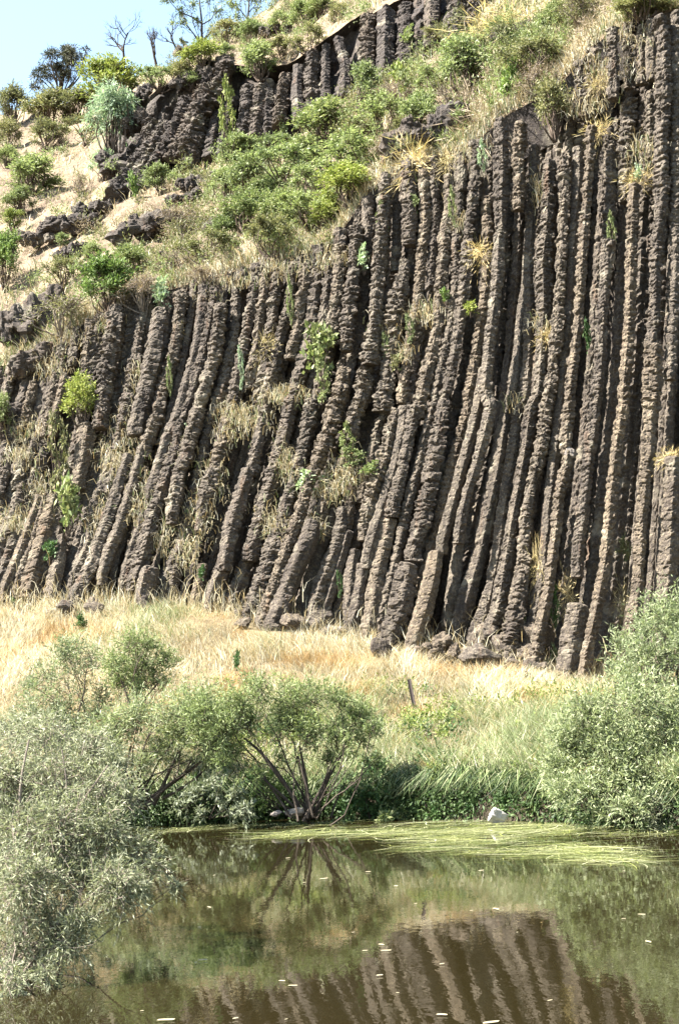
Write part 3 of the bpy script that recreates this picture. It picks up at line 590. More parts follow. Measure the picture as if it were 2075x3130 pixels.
for i, (lab, off, kn, tr) in enumerate(HIGH):
    build_column(lab, off, kn, tr, ROCK_HIGH, 'rock column', 'basalt columns of the upper cliff', 400+i, True)

# the cliff behind: one face of half-buried columns that follow the lean of the ones in front
fx, fy, fs = [], [], []
for a in TR:
    cx = (a[:, 1]+a[:, 2])/2
    for i in range(len(a)-1):
        dy = a[i+1, 0]-a[i, 0]
        if dy > 15: fx.append((cx[i]+cx[i+1])/2); fy.append((a[i, 0]+a[i+1, 0])/2); fs.append((cx[i+1]-cx[i])/dy)
fx, fy, fs = map(np.array, (fx, fy, fs))
def lean(px, py):
    d2 = (fx-px)**2+((fy-py)*.6)**2+60**2; w = 1/d2**2
    return float((w*fs).sum()/w.sum())
rng = np.random.default_rng(11)
acc = Acc()
v = sheet(3, 5, [80, 2], np.arange(-1500, 3900, 9.0), 0, 0, .35)[:82]
nz = fbm(v*np.array([1.1, 1.1, .5]), 21, 4); v[..., 1] += np.where(np.arange(len(v))[:, None] > 1, 1.2-.4*nz+np.clip((np.arange(-1500, 3900, 9.0)-1500)/200, 0, 1)[None]*1.2, 0)
acc.add(v, grid_quads(v.shape[0], v.shape[1]))
for x0 in np.arange(-800, 3100, 27.0):
    x0 = x0+rng.uniform(-8, 8); ys0 = 1500
    up, dn = [(x0, ys0)], []
    x, y = x0, ys0
    while y > float(kTop(x)[0])-rng.uniform(-25, 10) and y > -420:
        x -= lean(x, y)*20; y -= 20; up.append((x, y))
    x, y = x0, ys0
    while y < float(kBase(x)[0])+60:
        x += lean(x, y)*20; y += 20; dn.append((x, y))
    L = np.array(up[::-1]+dn)
    w = rng.uniform(13, 24); of = rng.uniform(-1.0, -.1) if x0 < 1350 else rng.uniform(-1.4, -.6) if x0 < 1640 else rng.uniform(-1.6, -.7)
    Yd = depth(L[:, 0], np.minimum(L[:, 1], kBase(L[:, 0])[0]))-of
    c, R, yy = column_line(L[:, 0], L[:, 1], Yd, np.full(len(L), w)*Yd/F, rng, .08)
    kn = rng.uniform(.6, 1.2)*np.interp(yy, [900, 1350, 1800, 2050], [1.0, .85, .55, .45])
    vv = column_verts(c, R, rng, kn, True, 20)
    acc.add(vv, grid_quads(len(vv), 20, True), None)
    n0 = acc.n; j = np.arange(20)
o = link('cliff', acc.mesh('cliff', (ROCK,))); o['kind'] = 'structure'

# ------------------------------------------------------------------ leaves and stems
def unit(v): return v/(np.linalg.norm(v, axis=-1, keepdims=True)+1e-9)
def leaves(rng, C, Rr, tw, lv, ll, lw, up=.25, droop=0.0, centre=None, t0=.2, t1=1.1, spread=.75, twig_r=0.0, squash=1.0):
    """leafy twigs bristling from every clump; returns leaf quads and a few bare twig lines"""
    C = np.asarray(C, float); Rr = np.asarray(Rr, float); nb = len(C)
    if centre is None: centre = C.mean(0)-np.array([0, 0, .3])
    idx = np.repeat(np.arange(nb), tw) if np.isscalar(tw) else np.repeat(np.arange(nb), tw)
    n = len(idx)
    d = unit(rng.normal(size=(n, 3)) + .55*unit(C-centre)[idx] + np.array([0, 0, up])); d[:, 2] *= squash
    L = Rr[idx]*rng.uniform(.55, 1.15, n)
    s = C[idx] + rng.normal(size=(n, 3))*.22*Rr[idx][:, None]
    t = np.linspace(t0, t1, lv)[None] + rng.uniform(-.06, .06, (n, lv))
    P = s[:, None] + d[:, None]*(t*L[:, None])[..., None]
    P[..., 2] -= droop*(t**2)*L[:, None]
    P = P + rng.normal(size=P.shape)*.05*Rr[idx][:, None, None]
    ax = unit(d[:, None] + np.array([0, 0, -droop*1.2]) + rng.normal(size=P.shape)*spread)
    sd = unit(np.cross(ax, rng.normal(size=P.shape)))
    l = ll*rng.uniform(.6, 1.3, P.shape[:2])[..., None]; w = lw*rng.uniform(.7, 1.3, P.shape[:2])[..., None]
    Q = np.stack([P, P+ax*l*.45+sd*w*.5, P+ax*l, P+ax*l*.45-sd*w*.5], 2).reshape(-1, 3)
    q = np.arange(len(Q)).reshape(-1, 4)
    lines = (s, d, L)
    return Q, q, lines
def twig_tubes(acc, lines, rng, frac, r, droop=0.0):
    s, d, L = lines
    for i in rng.choice(len(s), int(len(s)*frac), replace=False):
        t = np.linspace(-.3, 1.0, 4)[:, None]
        p = s[i]+d[i]*t*L[i]; p[:, 2] -= droop*np.clip(t[:, 0], 0, 1)**2*L[i]
        tube(acc, p, r*np.array([1, .8, .6, .3]), 3)
def limb(acc, a, b, r0, r1, rng, bend=.12, n=7, sides=5, sag=0.0):
    a = np.asarray(a, float); b = np.asarray(b, float); t = np.linspace(0, 1, n)[:, None]
    L = np.linalg.norm(b-a); off = rng.normal(size=3)*bend*L
    p = a*(1-t)+b*t + np.sin(np.pi*t)*off + rng.normal(size=(n, 3))*L*.012*np.sin(np.pi*t)
    p[:, 2] += sag*np.sin(np.pi*t[:, 0])*L
    tube(acc, p, r0+(r1-r0)*t[:, 0]**.8, sides); return p

STYLE = {}
def proto(style, leaf, var):
    key = (style, leaf, var)
    if key in STYLE: return STYLE[key]
    rng = np.random.default_rng(abs(hash((style, var))) % 1000 if False else sum(map(ord, style))*7+var*31)
    B, R = [], []; up, droop, tw, lv, ll, lw, tr = .3, 0, 40, 7, .05, .021, .35
    bark = BARK_MID
    if style == 'dome':
        for i in range(19):
            a = rng.uniform(0, 6.28); e = rng.uniform(.05, 1.5); rr = rng.uniform(.55, .95)
            B.append((.36*rr*math.cos(a)*math.cos(e)*1.05, .36*rr*math.sin(a)*math.cos(e), .28+.50*rr*math.sin(e))); R.append(rng.uniform(.12, .20))
    elif style == 'open':
        for i in range(16):
            a = rng.uniform(0, 6.28); r = rng.uniform(.08, .42)
            B.append((r*math.cos(a), r*math.sin(a), .9-.9*r-rng.uniform(0, .35))); R.append(rng.uniform(.09, .17))
        tw = 36
    elif style == 'upright':
        for i in range(17):
            z = rng.uniform(.2, .86); a = rng.uniform(0, 6.28); r = rng.uniform(0, .36)*(1-.45*z)
            B.append((r*math.cos(a), r*math.sin(a), z)); R.append(rng.uniform(.12, .17))
        up = .9; tw = 40
    elif style == 'feather':
        for i in range(20):
            a = rng.uniform(0, 6.28); e = rng.uniform(-.1, 1.5); rr = rng.uniform(.5, 1)
            B.append((.36*rr*math.cos(a)*math.cos(e), .36*rr*math.sin(a)*math.cos(e), .38+.45*rr*math.sin(e))); R.append(rng.uniform(.12, .2))
        droop = .7; ll, lw, tw, lv = .075, .012, 28, 8
    elif style == 'twiggy':
        for i in range(16):
            a = rng.uniform(0, 6.28); r = rng.uniform(.05, .4)
            B.append((r*math.cos(a), r*math.sin(a), .75-.7*r-rng.uniform(0, .3))); R.append(rng.uniform(.14, .22))
        tw, lv, ll, lw, tr = 26, 4, .05, .010, 1.0; bark = BARK_PALE
    elif style == 'sprig':
        for i in range(7):
            a = rng.uniform(0, 6.28); r = rng.uniform(0, .28)
            B.append((r*math.cos(a), r*math.sin(a), rng.uniform(.25, .8))); R.append(rng.uniform(.18, .28))
        tw, lv, ll, lw, up = 10, 5, .15, .075, .5
    elif style == 'climber':
        for i in range(14):
            B.append((rng.uniform(-.3, .3)*(1-.4*i/14), rng.uniform(-.25, .0), .03+.93*i/13)); R.append(rng.uniform(.09, .15))
        tw, lv, ll, lw, up, droop = 13, 5, .085, .042, .1, .3
    elif style == 'tuft':
        B = [(0, 0, .05)]*4; R = [.8]*4; tw, lv, ll, lw, up, droop = 34, 3, .42, .02, 1.1, .35; tr = 0
    B = np.array(B); R = np.array(R)
    Q, q, lines = leaves(rng, B, R, tw, lv, ll, lw, up, droop, np.array([0, 0, .1]), spread=.25 if style in ('tuft', 'twiggy') else .7)
    f = Acc(); f.add(Q, q); fm = f.mesh('foliage', (LEAF[leaf],))
    sm = None
    if style != 'tuft':
        st = Acc()
        for i in range(len(B)):
            limb(st, (rng.uniform(-.04, .04), rng.uniform(-.04, .04), -.12), B[i], .017, .005, rng, .1, 6, 4)
        if tr: twig_tubes(st, lines, rng, tr*.6, .004 if style != 'twiggy' else .005, droop)
        sm = st.mesh('stems', (bark,))
    STYLE[key] = (fm, sm); return STYLE[key]
NAMES = {}
PR = np.random.default_rng(77)
def shrub(style, leaf, cx, cy, w, h, label, name='shrub', cat='shrub', group='shrubs on the rocky slope', out=None, Y=None):
    by = cy+h*.5
    Yb = float(depth(cx, by)) if Y is None else Y
    wm = w*Yb/F; hm = h*Yb/F*1.04
    Yb -= (.18*wm if out is None else out)
    p = pix(cx, by, Yb)
    fm, sm = proto(style, leaf, int(PR.integers(2)))
    e = empty(name, p); k = 1.45 if style in ('dome', 'open', 'twiggy', 'feather', 'upright') else 1.12
    e.scale = (wm*k, wm*k*.9 if style != 'climber' else min(wm, .7), hm*1.2)
    if style != 'climber': e.rotation_euler = (PR.uniform(-.1, .1), PR.uniform(-.1, .1), PR.uniform(0, 6.28))
    link('foliage', fm, e)
    if sm: link('stems', sm, e)
    tag(e, label, cat, group)
    return e

SHRUBS = [
 # hill top and left slope
 ('dome', 'olive', 45, 318, 110, 120, 'rounded grey-green bush on the skyline at the left edge'),
 ('dome', 'olive', 155, 335, 165, 110, 'wide olive bush below the dark tree on the skyline'),
 ('dome', 'yellow', 330, 250, 210, 150, 'large yellow-green bush on the skyline right of the dark tree'),
 ('dome', 'olive', 240, 320, 130, 100, 'dull olive bush in front of the yellow-green skyline bush'),
 ('open', 'grey', 488, 235, 110, 80, 'loose brownish green bush under the bare skyline saplings'),
 ('dome', 'olive', 555, 225, 110, 80, 'olive bush on the brow left above the overhanging ledge'),
 ('dome', 'yellow', 625, 165, 135, 85, 'fresh green bush at the foot of the spreading skyline tree'),
 ('open', 'olive', 700, 105, 110, 80, 'thin olive bush between the two skyline trees'),
 ('dome', 'grey', 795, 180, 125, 110, 'grey-green bush on the straw shelf above the upper cliff'),
 ('dome', 'grey', 935, 40, 115, 90, 'grey-green bush above the upper cliff near the top edge'),
 ('open', 'olive', 945, 122, 110, 80, 'olive bush right on the rim of the upper cliff'),
 ('open', 'grey', 855, 75, 90, 80, 'small ragged bush high on the straw slope above the cliff rim'),
 ('dome', 'grey', 585, 245, 70, 55, 'small round bush on the dark ledge of the upper cliff'),
 ('dome', 'grey', 105, 530, 175, 115, 'wide dark green bush on the left straw slope'),
 ('dome', 'olive', 30, 405, 90, 90, 'green bush at the left edge below the skyline bush'),
 ('dome', 'grey', 25, 480, 80, 70, 'grey bush at the left edge above the straw slope'),
 ('open', 'olive', 140, 410, 120, 80, 'scrubby olive bush at the top of the straw slope'),
 ('open', 'mint', 320, 500, 90, 90, 'thin pale bush at the foot of the mint green bush'),
 ('upright', 'grey', 490, 548, 100, 80, 'round grey bush in front of the foot of the upper cliff'),
 ('sprig', 'bright', 415, 572, 50, 85, 'small bright leafy plant left of the round grey bush'),
 ('twiggy', 'dry', 250, 560, 70, 70, 'pale dry twig bush on the bare left slope'),
 ('upright', 'yellow', 40, 675, 80, 65, 'small yellow-green bush near the left edge mid slope'),
 ('dome', 'bright', 18, 790, 120, 165, 'bright bush cut by the left edge half way up the photo'),
 ('open', 'olive', 195, 832, 110, 90, 'pale olive bush left of the big bright green bush'),
 ('upright', 'grey', 190, 738, 55, 48, 'little grey bush on the rocky band at left'),
 ('dome', 'bright', 330, 865, 175, 170, 'big bright green bush above the bold capped column'),
 ('dome', 'green', 395, 795, 120, 90, 'green bush joined behind the big bright green bush'),
 ('twiggy', 'olive', 195, 955, 180, 120, 'dry olive and brown bush above the short column row at left'),
 ('dome', 'grey', 285, 770, 65, 55, 'small blue-grey bush below the rocky bands at left'),
 ('twiggy', 'dry', 440, 885, 130, 120, 'dead grey twig bush right of the big bright green bush'),
 ('sprig', 'mint', 492, 905, 80, 90, 'pale leafy plant over the domed column'),
 ('twiggy', 'dry', 565, 665, 140, 100, 'grey dry shrub beside the dark rock outcrop'),
 ('open', 'olive', 640, 755, 160, 95, 'thin olive bush on the straw slope above the columns'),
 ('twiggy', 'dry', 545, 800, 120, 80, 'flattened grey twigs on straw above the dark-headed columns'),
 # the big thicket below the upper cliff
 ('upright', 'grey', 740, 470, 150, 100, 'grey-green upright bush at the foot of the upper cliff, left end of the thicket'),
 ('dome', 'green', 760, 545, 150, 120, 'bright green bush low on the left of the thicket'),
 ('dome', 'green', 755, 650, 200, 135, 'large green bush at the lower left corner of the thicket'),
 ('open', 'grey', 880, 525, 210, 160, 'greyish bush in the middle of the thicket'),
 ('dome', 'green', 1000, 375, 220, 130, 'green bush hiding the foot of the upper cliff, top of the thicket'),
 ('open', 'grey', 1065, 480, 220, 140, 'broad greyish bush below the top green bush of the thicket'),
 ('dome', 'yellow', 1060, 570, 200, 130, 'yellow-green bush at the right side of the thicket'),
 ('open', 'grey', 950, 640, 180, 120, 'open grey-green bush on the right above the square columns'),
 ('open', 'olive', 835, 720, 140, 120, 'dark olive bush drooping over the cracked terrace'),
 ('dome', 'green', 870, 640, 140, 110, 'green bush between the two lowest bushes of the thicket'),
 ('open', 'grey', 860, 455, 120, 90, 'grey bush against the shaded foot of the upper cliff'),
 ('upright', 'grey', 1120, 270, 130, 150, 'upright blue-green bush in front of the bright-edged square column'),
 ('open', 'grey', 1165, 350, 150, 120, 'spreading bush with dark bare stems right of the upright blue-green bush'),
 ('sprig', 'yellow', 1235, 245, 95, 110, 'yellowish leafy bush under the top centre ledge'),
 ('dome', 'grey', 1290, 345, 140, 130, 'grey-green bush with big leaves above the columns, centre right'),
 ('twiggy', 'dry', 1215, 290, 140, 90, 'tangle of dead twigs beside the yellowish leafy bush'),
 ('tuft', 'straw', 1275, 455, 90, 110, 'pale shock of dry grass above the overhang column'),
 ('twiggy', 'dry', 1185, 450, 130, 90, 'mat of dead stems left of the pale shock of dry grass'),
 # upper right slope
 ('dome', 'grey', 1430, 195, 190, 190, 'largest grey-green bush of the upper right slope'),
 ('open', 'olive', 1515, 130, 120, 120, 'olive bush right of the largest upper right bush'),
 ('dome', 'green', 1698, 62, 110, 110, 'green bush near the top edge, right of the middle'),
 ('open', 'olive', 1625, 190, 190, 120, 'thin brownish bush on the upper right slope'),
 ('sprig', 'bright', 1562, 262, 85, 110, 'bright large-leaved plant on the upper right slope'),
 ('dome', 'olive', 1692, 325, 130, 170, 'dark olive shrub hanging over the boulder columns at right'),
 ('twiggy', 'dry', 1650, 240, 130, 90, 'dead bush above the dark olive hanging shrub'),
 ('twiggy', 'olive', 1785, 25, 170, 100, 'brown dry scrub at the top edge, upper right'),
 ('dome', 'olive', 1960, 15, 190, 80, 'dark scrub along the top right corner'),
 ('open', 'olive', 1340, 105, 90, 55, 'low olive bush on the ledge under the top centre column'),
 ('sprig', 'green', 1245, 122, 75, 65, 'small green leafy bush on the face of the upper cliff'),
 ('tuft', 'straw', 1590, 40, 140, 100, 'tall pale dry grass clump at the top edge'),
 ('tuft', 'straw', 1500, 60, 140, 100, 'tall pale dry grass below the top edge, left of the other clump'),
 ('twiggy', 'dry', 1380, 300, 120, 90, 'dry bush below the largest upper right bush'),
 ('tuft', 'dry', 1470, 330, 110, 120, 'brown dry grass clump above the silver-headed column'),
 ('climber', 'yellow', 700, 350, 75, 170, 'yellowish plant hanging down the upper cliff'),
 ('sprig', 'green', 860, 390, 40, 70, 'small green plant on the dark face of the upper cliff'),
 ('dome', 'grey', 690, 560, 110, 90, 'grey bush at the left tip of the thicket under the upper cliff'),
 ('dome', 'green', 930, 470, 150, 110, 'green bush at the foot of the tall smooth lit upper column'),
 ('open', 'grey', 985, 550, 170, 120, 'grey-green bush between the yellow-green bush and the middle of the thicket'),
 ('dome', 'yellow', 1010, 655, 120, 90, 'small yellow-green bush at the lower right tip of the thicket'),
 ('dome', 'green', 815, 600, 150, 110, 'bright bush low in the thicket, right of the large corner bush'),
 ('open', 'olive', 1090, 420, 150, 110, 'olive bush above the broad greyish bush of the thicket'),
 ('dome', 'grey', 690, 700, 110, 80, 'grey bush on the straw just left of the large corner bush'),
 ('open', 'olive', 265, 395, 110, 80, 'dull bush on the hill left of the mint green bush'),
 ('dome', 'green', 70, 610, 110, 70, 'low green bush below the wide dark green bush at left'),
 ('open', 'olive', 1570, 200, 120, 100, 'olive bush between the bright large-leaved plant and the top edge'),
 ('dome', 'grey', 1530, 90, 100, 80, 'round grey bush near the tall pale dry grass at the top'),
 ('open', 'grey', 1345, 240, 130, 110, 'loose grey bush left of the largest upper right bush'),
 ('twiggy', 'dry', 620, 840, 110, 60, 'dry twigs along the rim above the lichen-headed column'),
 ('dome', 'olive', 1250, 400, 110, 80, 'olive bush over the black shaded rock, centre right'),
 ('dome', 'grey', 770, 100, 110, 80, 'grey-green bush on the straw brow below the second eucalypt'),
 ('open', 'olive', 860, 150, 100, 60, 'low olive bush on the rock ledge above the upper cliff rim'),
 ('dome', 'green', 990, 20, 100, 70, 'green bush at the top edge above the ribbed upper columns'),
 ('upright', 'grey', 690, 165, 70, 60, 'small grey bush on the brow between the rocks and the grey-green bush'),
 ('dome', 'olive', 1040, 40, 80, 60, 'olive bush on the rim of the upper cliff close to the top edge'),
 ('climber', 'olive', 560, 150, 60, 50, 'little bush on the small dark ledge below the eucalypt'),
]
for row in SHRUBS: shrub(*row)
e = shrub('feather', 'mint', 352, 375, 175, 240, 'tall pale mint green drooping bush left of the overhanging dark ledge', 'tree', 'tree', 'trees and tall bushes of the hill')
CLIFF_PLANTS = [
 ('sprig', 'green', 985, 1080, 120, 140, 'big light green plant hanging in the middle of the cliff'),
 ('climber', 'green', 990, 1170, 60, 100, 'green trailing plant under the big light green one'),
 ('sprig', 'mint', 1112, 795, 55, 75, 'grey-green sprig beside the bold square-headed column'),
 ('climber', 'green', 1172, 690, 55, 110, 'green climber on the bold square-headed column'),
 ('sprig', 'green', 1265, 632, 35, 60, 'small sprig on the thick column above its deep overhang'),
 ('climber', 'green', 1385, 635, 38, 90, 'green climber beside the smooth pale flank high in the centre'),
 ('sprig', 'bright', 1362, 905, 45, 45, 'bright small weed on the dimpled column'),
 ('sprig', 'yellow', 1437, 946, 55, 42, 'small feathery weed right of the bright one'),
 ('climber', 'green', 890, 925, 32, 110, 'thin green creeper on the red-capped column'),
 ('climber', 'mint', 1476, 480, 45, 75, 'silver-green weed at the head of a knobbly column'),
 ('climber', 'green', 1870, 705, 42, 80, 'green plant on the ledge above the round plated column head'),
 ('sprig', 'deep', 1800, 1030, 38, 95, 'dark green sprig in the black cleft at right'),
 ('sprig', 'mint', 1947, 535, 45, 45, 'small grey plant on the straw ledge at right'),
 ('climber', 'deep', 1693, 1850, 55, 110, 'dark green plant in the black hollow near the foot at right'),
 ('sprig', 'olive', 1905, 1690, 48, 70, 'olive plant with trailing roots in the shadow at far right'),
 ('climber', 'green', 1065, 1345, 70, 70, 'green sprig leaning out of the dark hollow in the centre'),
 ('climber', 'green', 1080, 1400, 100, 45, 'green weed creeping along the grass mat in the centre'),
 ('sprig', 'mint', 950, 1478, 85, 60, 'pale grey-green weed on the thick stacked column'),
 ('sprig', 'green', 1140, 1442, 105, 40, 'low spreading weed below the dark hollow in the centre'),
 ('dome', 'yellow', 256, 1225, 115, 150, 'pale hanging bush on the left part of the cliff'),
 ('sprig', 'green', 208, 1550, 110, 150, 'bright green hanging bush at the lower left of the cliff'),
 ('climber', 'olive', 185, 1385, 90, 170, 'olive creeper between the pale and the bright hanging bush'),
 ('sprig', 'bright', 59, 1030, 52, 55, 'bright leafy weed under the dark outcrop at the left edge'),
 ('climber', 'green', 521, 1155, 28, 90, 'slim green weed beside the domed column'),
 ('dome', 'grey', 5, 1270, 70, 120, 'grey bush cut by the left edge half way down the cliff'),
 ('sprig', 'mint', 590, 1310, 60, 50, 'pale weed on the ledge left of the bold twin columns'),
 ('climber', 'mint', 740, 1130, 25, 100, 'pale creeper on the rubbly columns left of centre'),
 ('climber', 'green', 1180, 1060, 30, 60, 'little weed below the drum columns'),
 ('climber', 'green', 1255, 1010, 40, 70, 'yellow-green weed in the centre of the cliff under pale grass'),
 ('sprig', 'olive', 1215, 1115, 40, 50, 'little olive weed above the fat drum-like column'),
 ('sprig', 'deep', 250, 1912, 55, 50, 'dark broad-leaved clump in the straw at left'),
 ('sprig', 'deep', 722, 2030, 34, 60, 'dark broad-leaved sprig in the straw left of centre'),
 ('sprig', 'deep', 150, 1690, 55, 60, 'dark broad-leaved plant at the lower left rocks'),
 ('sprig', 'deep', 615, 1757, 34, 45, 'dark broad-leaved plant by the chin column'),
 ('sprig', 'deep', 40, 1845, 22, 30, 'tiny dark sprig in the straw at lower left'),
 ('climber', 'deep', 1040, 1790, 26, 60, 'small dark weed at the foot of the slim slanting column'),
 ('sprig', 'green', 1590, 1900, 30, 45, 'small green weed between the rough blocks at the cliff foot'),
 ('sprig', 'green', 1700, 2020, 45, 60, 'green weed at the foot of the smooth two-faced column'),
]
for row in CLIFF_PLANTS: shrub(*row, name='cliff_plant', cat='plant', group='plants growing on the columns', out=.42)
CLIFF_TUFTS = [
 (1470, 755, 70, 70, 'orange dry tuft hanging beside the bold overhanging column'), (1668, 1015, 50, 50, 'straw tuft half way down the mid-brown column'),
 (2045, 1385, 80, 60, 'orange dry grass on the thick broken-off column'), (1735, 1790, 45, 110, 'dry hanging straw under the broken overhanging foot'),
 (1950, 530, 80, 60, 'dry straw on the ledge left of the plated column'), (815, 1040, 60, 70, 'rusty dry tuft left of the big light green plant'),
 (1640, 1700, 40, 160, 'long vertical straw hanging by the cliff foot'), (1905, 1830, 45, 150, 'dry trailing straw in the shadow at far right'),
 (1370, 470, 60, 70, 'pale straw tuft on the slab column'), (545, 1000, 30, 50, 'yellow seed tuft between the domed column and its neighbour'),
 (1830, 240, 60, 60, 'yellow grass clump among the lumpy stubs at upper right'), (1830, 380, 70, 60, 'pale grass on the stubs at upper right'),
]
for x, y, w, h, lab in CLIFF_TUFTS: shrub('tuft', 'straw', x, y, w*.72, h*.72, lab, 'grass_tuft', 'grass', 'dry grass tufts on the cliff', .4)

# ------------------------------------------------------------------ trees on the skyline
def custom_plant(name, label, cat, base, blobs, leaf, tw, lv, ll, lw, limbs=(), r0=.05, bark=BARK, up=.25, droop=0., twf=.15, twr=.006, seed=0, group=None, autostem=True, squash=1.0, spread=.75, part=('foliage', 'stems'), bend=.12, fan=.12):
    rng = np.random.default_rng(seed)
    b = np.array(blobs, float); C = pix(b[:, 0], b[:, 1], b[:, 2]); Rr = b[:, 3]*b[:, 2]/F
    C[:, 1] += rng.uniform(-.8, .8, len(C))*Rr; C += rng.normal(size=C.shape)*.12*Rr[:, None]; Rr = Rr*rng.uniform(.8, 1.3, len(C))
    p0 = pix(*base)
    e = empty(name, p0)
    twn = np.maximum(3, (tw*.85*rng.uniform(.45, 1.3, len(C))*(Rr/Rr.mean())**2)).astype(int)
    Q, q, lines = leaves(rng, C, Rr, twn, lv, ll, lw, up, droop, p0, squash=squash, spread=spread)
    f = Acc(); f.add(Q, q); link(part[0], f.mesh(part[0], (LEAF[leaf],), origin=p0), e)
    st = Acc()
    for pl in limbs:                                   # pixel polylines with radii
        a = np.array(pl, float); P = pix(a[:, 0], a[:, 1], np.full(len(a), base[2])); t = np.linspace(0, 1, 4*len(a)); tt = np.linspace(0, 1, len(a))
        P = np.stack([np.interp(t, tt, P[:, k]) for k in range(3)], -1)
        for _ in range(3): P[1:-1] = .25*P[:-2]+.5*P[1:-1]+.25*P[2:]
        tube(st, P, np.interp(t, tt, a[:, 2])*base[2]/F, 6)
    if autostem:
        for i in range(len(C)):
            s0 = p0 + rng.normal(size=3)*np.array([fan, fan, .03])
            P = limb(st, s0, C[i], r0*rng.uniform(.5, 1), r0*.18, rng, bend, 9, 5)
            for _ in range(3): limb(st, P[rng.integers(4, 8)], C[i]+rng.normal(size=3)*Rr[i]*.7, r0*.25, r0*.08, rng, .1, 5, 4)
    if twf: twig_tubes(st, lines, rng, twf, twr, droop)
    if st.n: link(part[1], st.mesh(part[1], (bark,), origin=p0), e)
    tag(e, label, cat, group); return e
HT = 'trees and tall bushes of the hill'
custom_plant('tree', 'dark drooping she-oak standing alone on the skyline at left', 'tree', (190, 285, 91),
   [(120, 235, 91, 22), (130, 200, 91, 26), (160, 170, 91, 28), (195, 145, 91, 24), (225, 160, 91, 26), (215, 195, 91, 28), (180, 210, 91, 28), (150, 230, 91, 22), (250, 175, 91, 18), (245, 215, 91, 16), (110, 260, 91, 12), (205, 230, 91, 18), (262, 150, 91, 12)],
   'dark', 46, 9, .30, .05, [[(190, 300, 5), (186, 250, 4), (170, 215, 2.5), (140, 190, 1.2)], [(188, 255, 3), (200, 220, 2.5), (215, 180, 1.5)], [(190, 290, 4), (225, 250, 2), (245, 220, 1.2), (262, 160, .8)]], .10, BARK, .2, .5, .1, .02, 1, HT, True, part=('crown', 'trunk'))
def bare_tree(label, base, h, lean, seed, w=.55):
    rng = np.random.default_rng(seed); p0 = pix(*base); H = h*base[2]/F; st = Acc()
    def grow(p, d, L, r, k):
        q = p + unit(d+rng.normal(size=3)*.08)*L
        limb(st, p, q, r, r*.62, rng, .06, 5, 4)
        if k == 0: return
        for _ in range(3 if k > 2 else rng.integers(2, 4)):
            nd = unit(d + rng.normal(size=3)*np.array([w, .4, .35]) + np.array([0, 0, .18]))
            grow(p+(q-p)*rng.uniform(.55, 1.0), nd, L*rng.uniform(.55, .8), r*.55, k-1)
    grow(p0, np.array([lean, 0, 1.]), H*.42, .024*H+.03, 5)
    e = empty('bare_tree', p0); link('branches', st.mesh('branches', (BARK,), origin=p0), e)
    tag(e, label, 'tree', HT)
bare_tree('leafless dark tree with spreading branches on the skyline', (378, 212, 87), 180, .1, 5)
bare_tree('slim leafless sapling right of the spreading bare tree', (480, 205, 84), 160, .0, 8, .35)
bare_tree('small leafless stem leaning by the green skyline bush', (545, 170, 82), 120, -.2, 9, .4)
bare_tree('dead thin sapling standing on the left straw slope', (178, 505, 76), 110, -.05, 12, .3)
custom_plant('tree', 'spreading thin-leaved eucalypt on the skyline, left of the two', 'tree', (617, 140, 79),
   [(520, 5, 79, 24), (560, 40, 79, 20), (590, 5, 79, 24), (640, 0, 79, 26), (660, 45, 79, 24), (700, 20, 79, 22), (720, 55, 79, 18), (560, 80, 79, 18), (530, 70, 79, 14), (690, 75, 79, 16), (620, -30, 79, 26), (680, -20, 79, 22), (545, -20, 79, 22), (600, 60, 79, 14)],
   'grey', 24, 6, 0.2380, 0.0630, [[(617, 140, 4.5), (618, 70, 3.6), (612, 20, 2.6), (606, -40, 1.5)], [(617, 130, 3), (650, 95, 2.6), (698, 70, 2), (735, 45, 1)], [(617, 135, 2.5), (590, 100, 2), (565, 70, 1.2), (548, 55, .8)], [(618, 72, 2.5), (585, 50, 2.2), (550, 38, 1.6), (520, 5, 1)], [(618, 75, 2), (650, 58, 1.6), (662, 15, 1)]], .03, BARK, .1, .35, .3, .02, 3, HT, True, part=('crown', 'trunk'))
custom_plant('tree', 'thin eucalypt cut off by the top edge, right of the two', 'tree', (757, 75, 77),
   [(710, 5, 77, 20), (740, -10, 77, 22), (775, 0, 77, 22), (790, 30, 77, 14), (725, 35, 77, 14), (760, -40, 77, 26), (800, -20, 77, 20)],
   'grey', 21, 6, 0.2240, 0.0560, [[(757, 85, 4), (760, 30, 3), (765, -40, 2)], [(757, 60, 2), (735, 30, 1.6), (705, 5, 1)], [(759, 40, 2), (790, 5, 1)]], .03, BARK, .1, .35, .3, .02, 4, HT, True, part=('crown', 'trunk'))
custom_plant('tree', 'dark twiggy tree cut off by the top edge above the cliff', 'tree', (885, 50, 75.5),
   [(850, 10, 75.5, 20), (880, -5, 75.5, 24), (910, 5, 75.5, 22), (865, -25, 75.5, 26), (905, -30, 75.5, 24), (840, 25, 75.5, 14)],
   'olive', 24, 6, .22, .06, [[(885, 55, 3.5), (880, 10, 2.5), (870, -30, 1.5)], [(885, 45, 2.5), (910, 10, 1.6), (920, -30, 1)]], .03, BARK, .3, 0, .5, .02, 6, HT, True, part=('crown', 'trunk'))

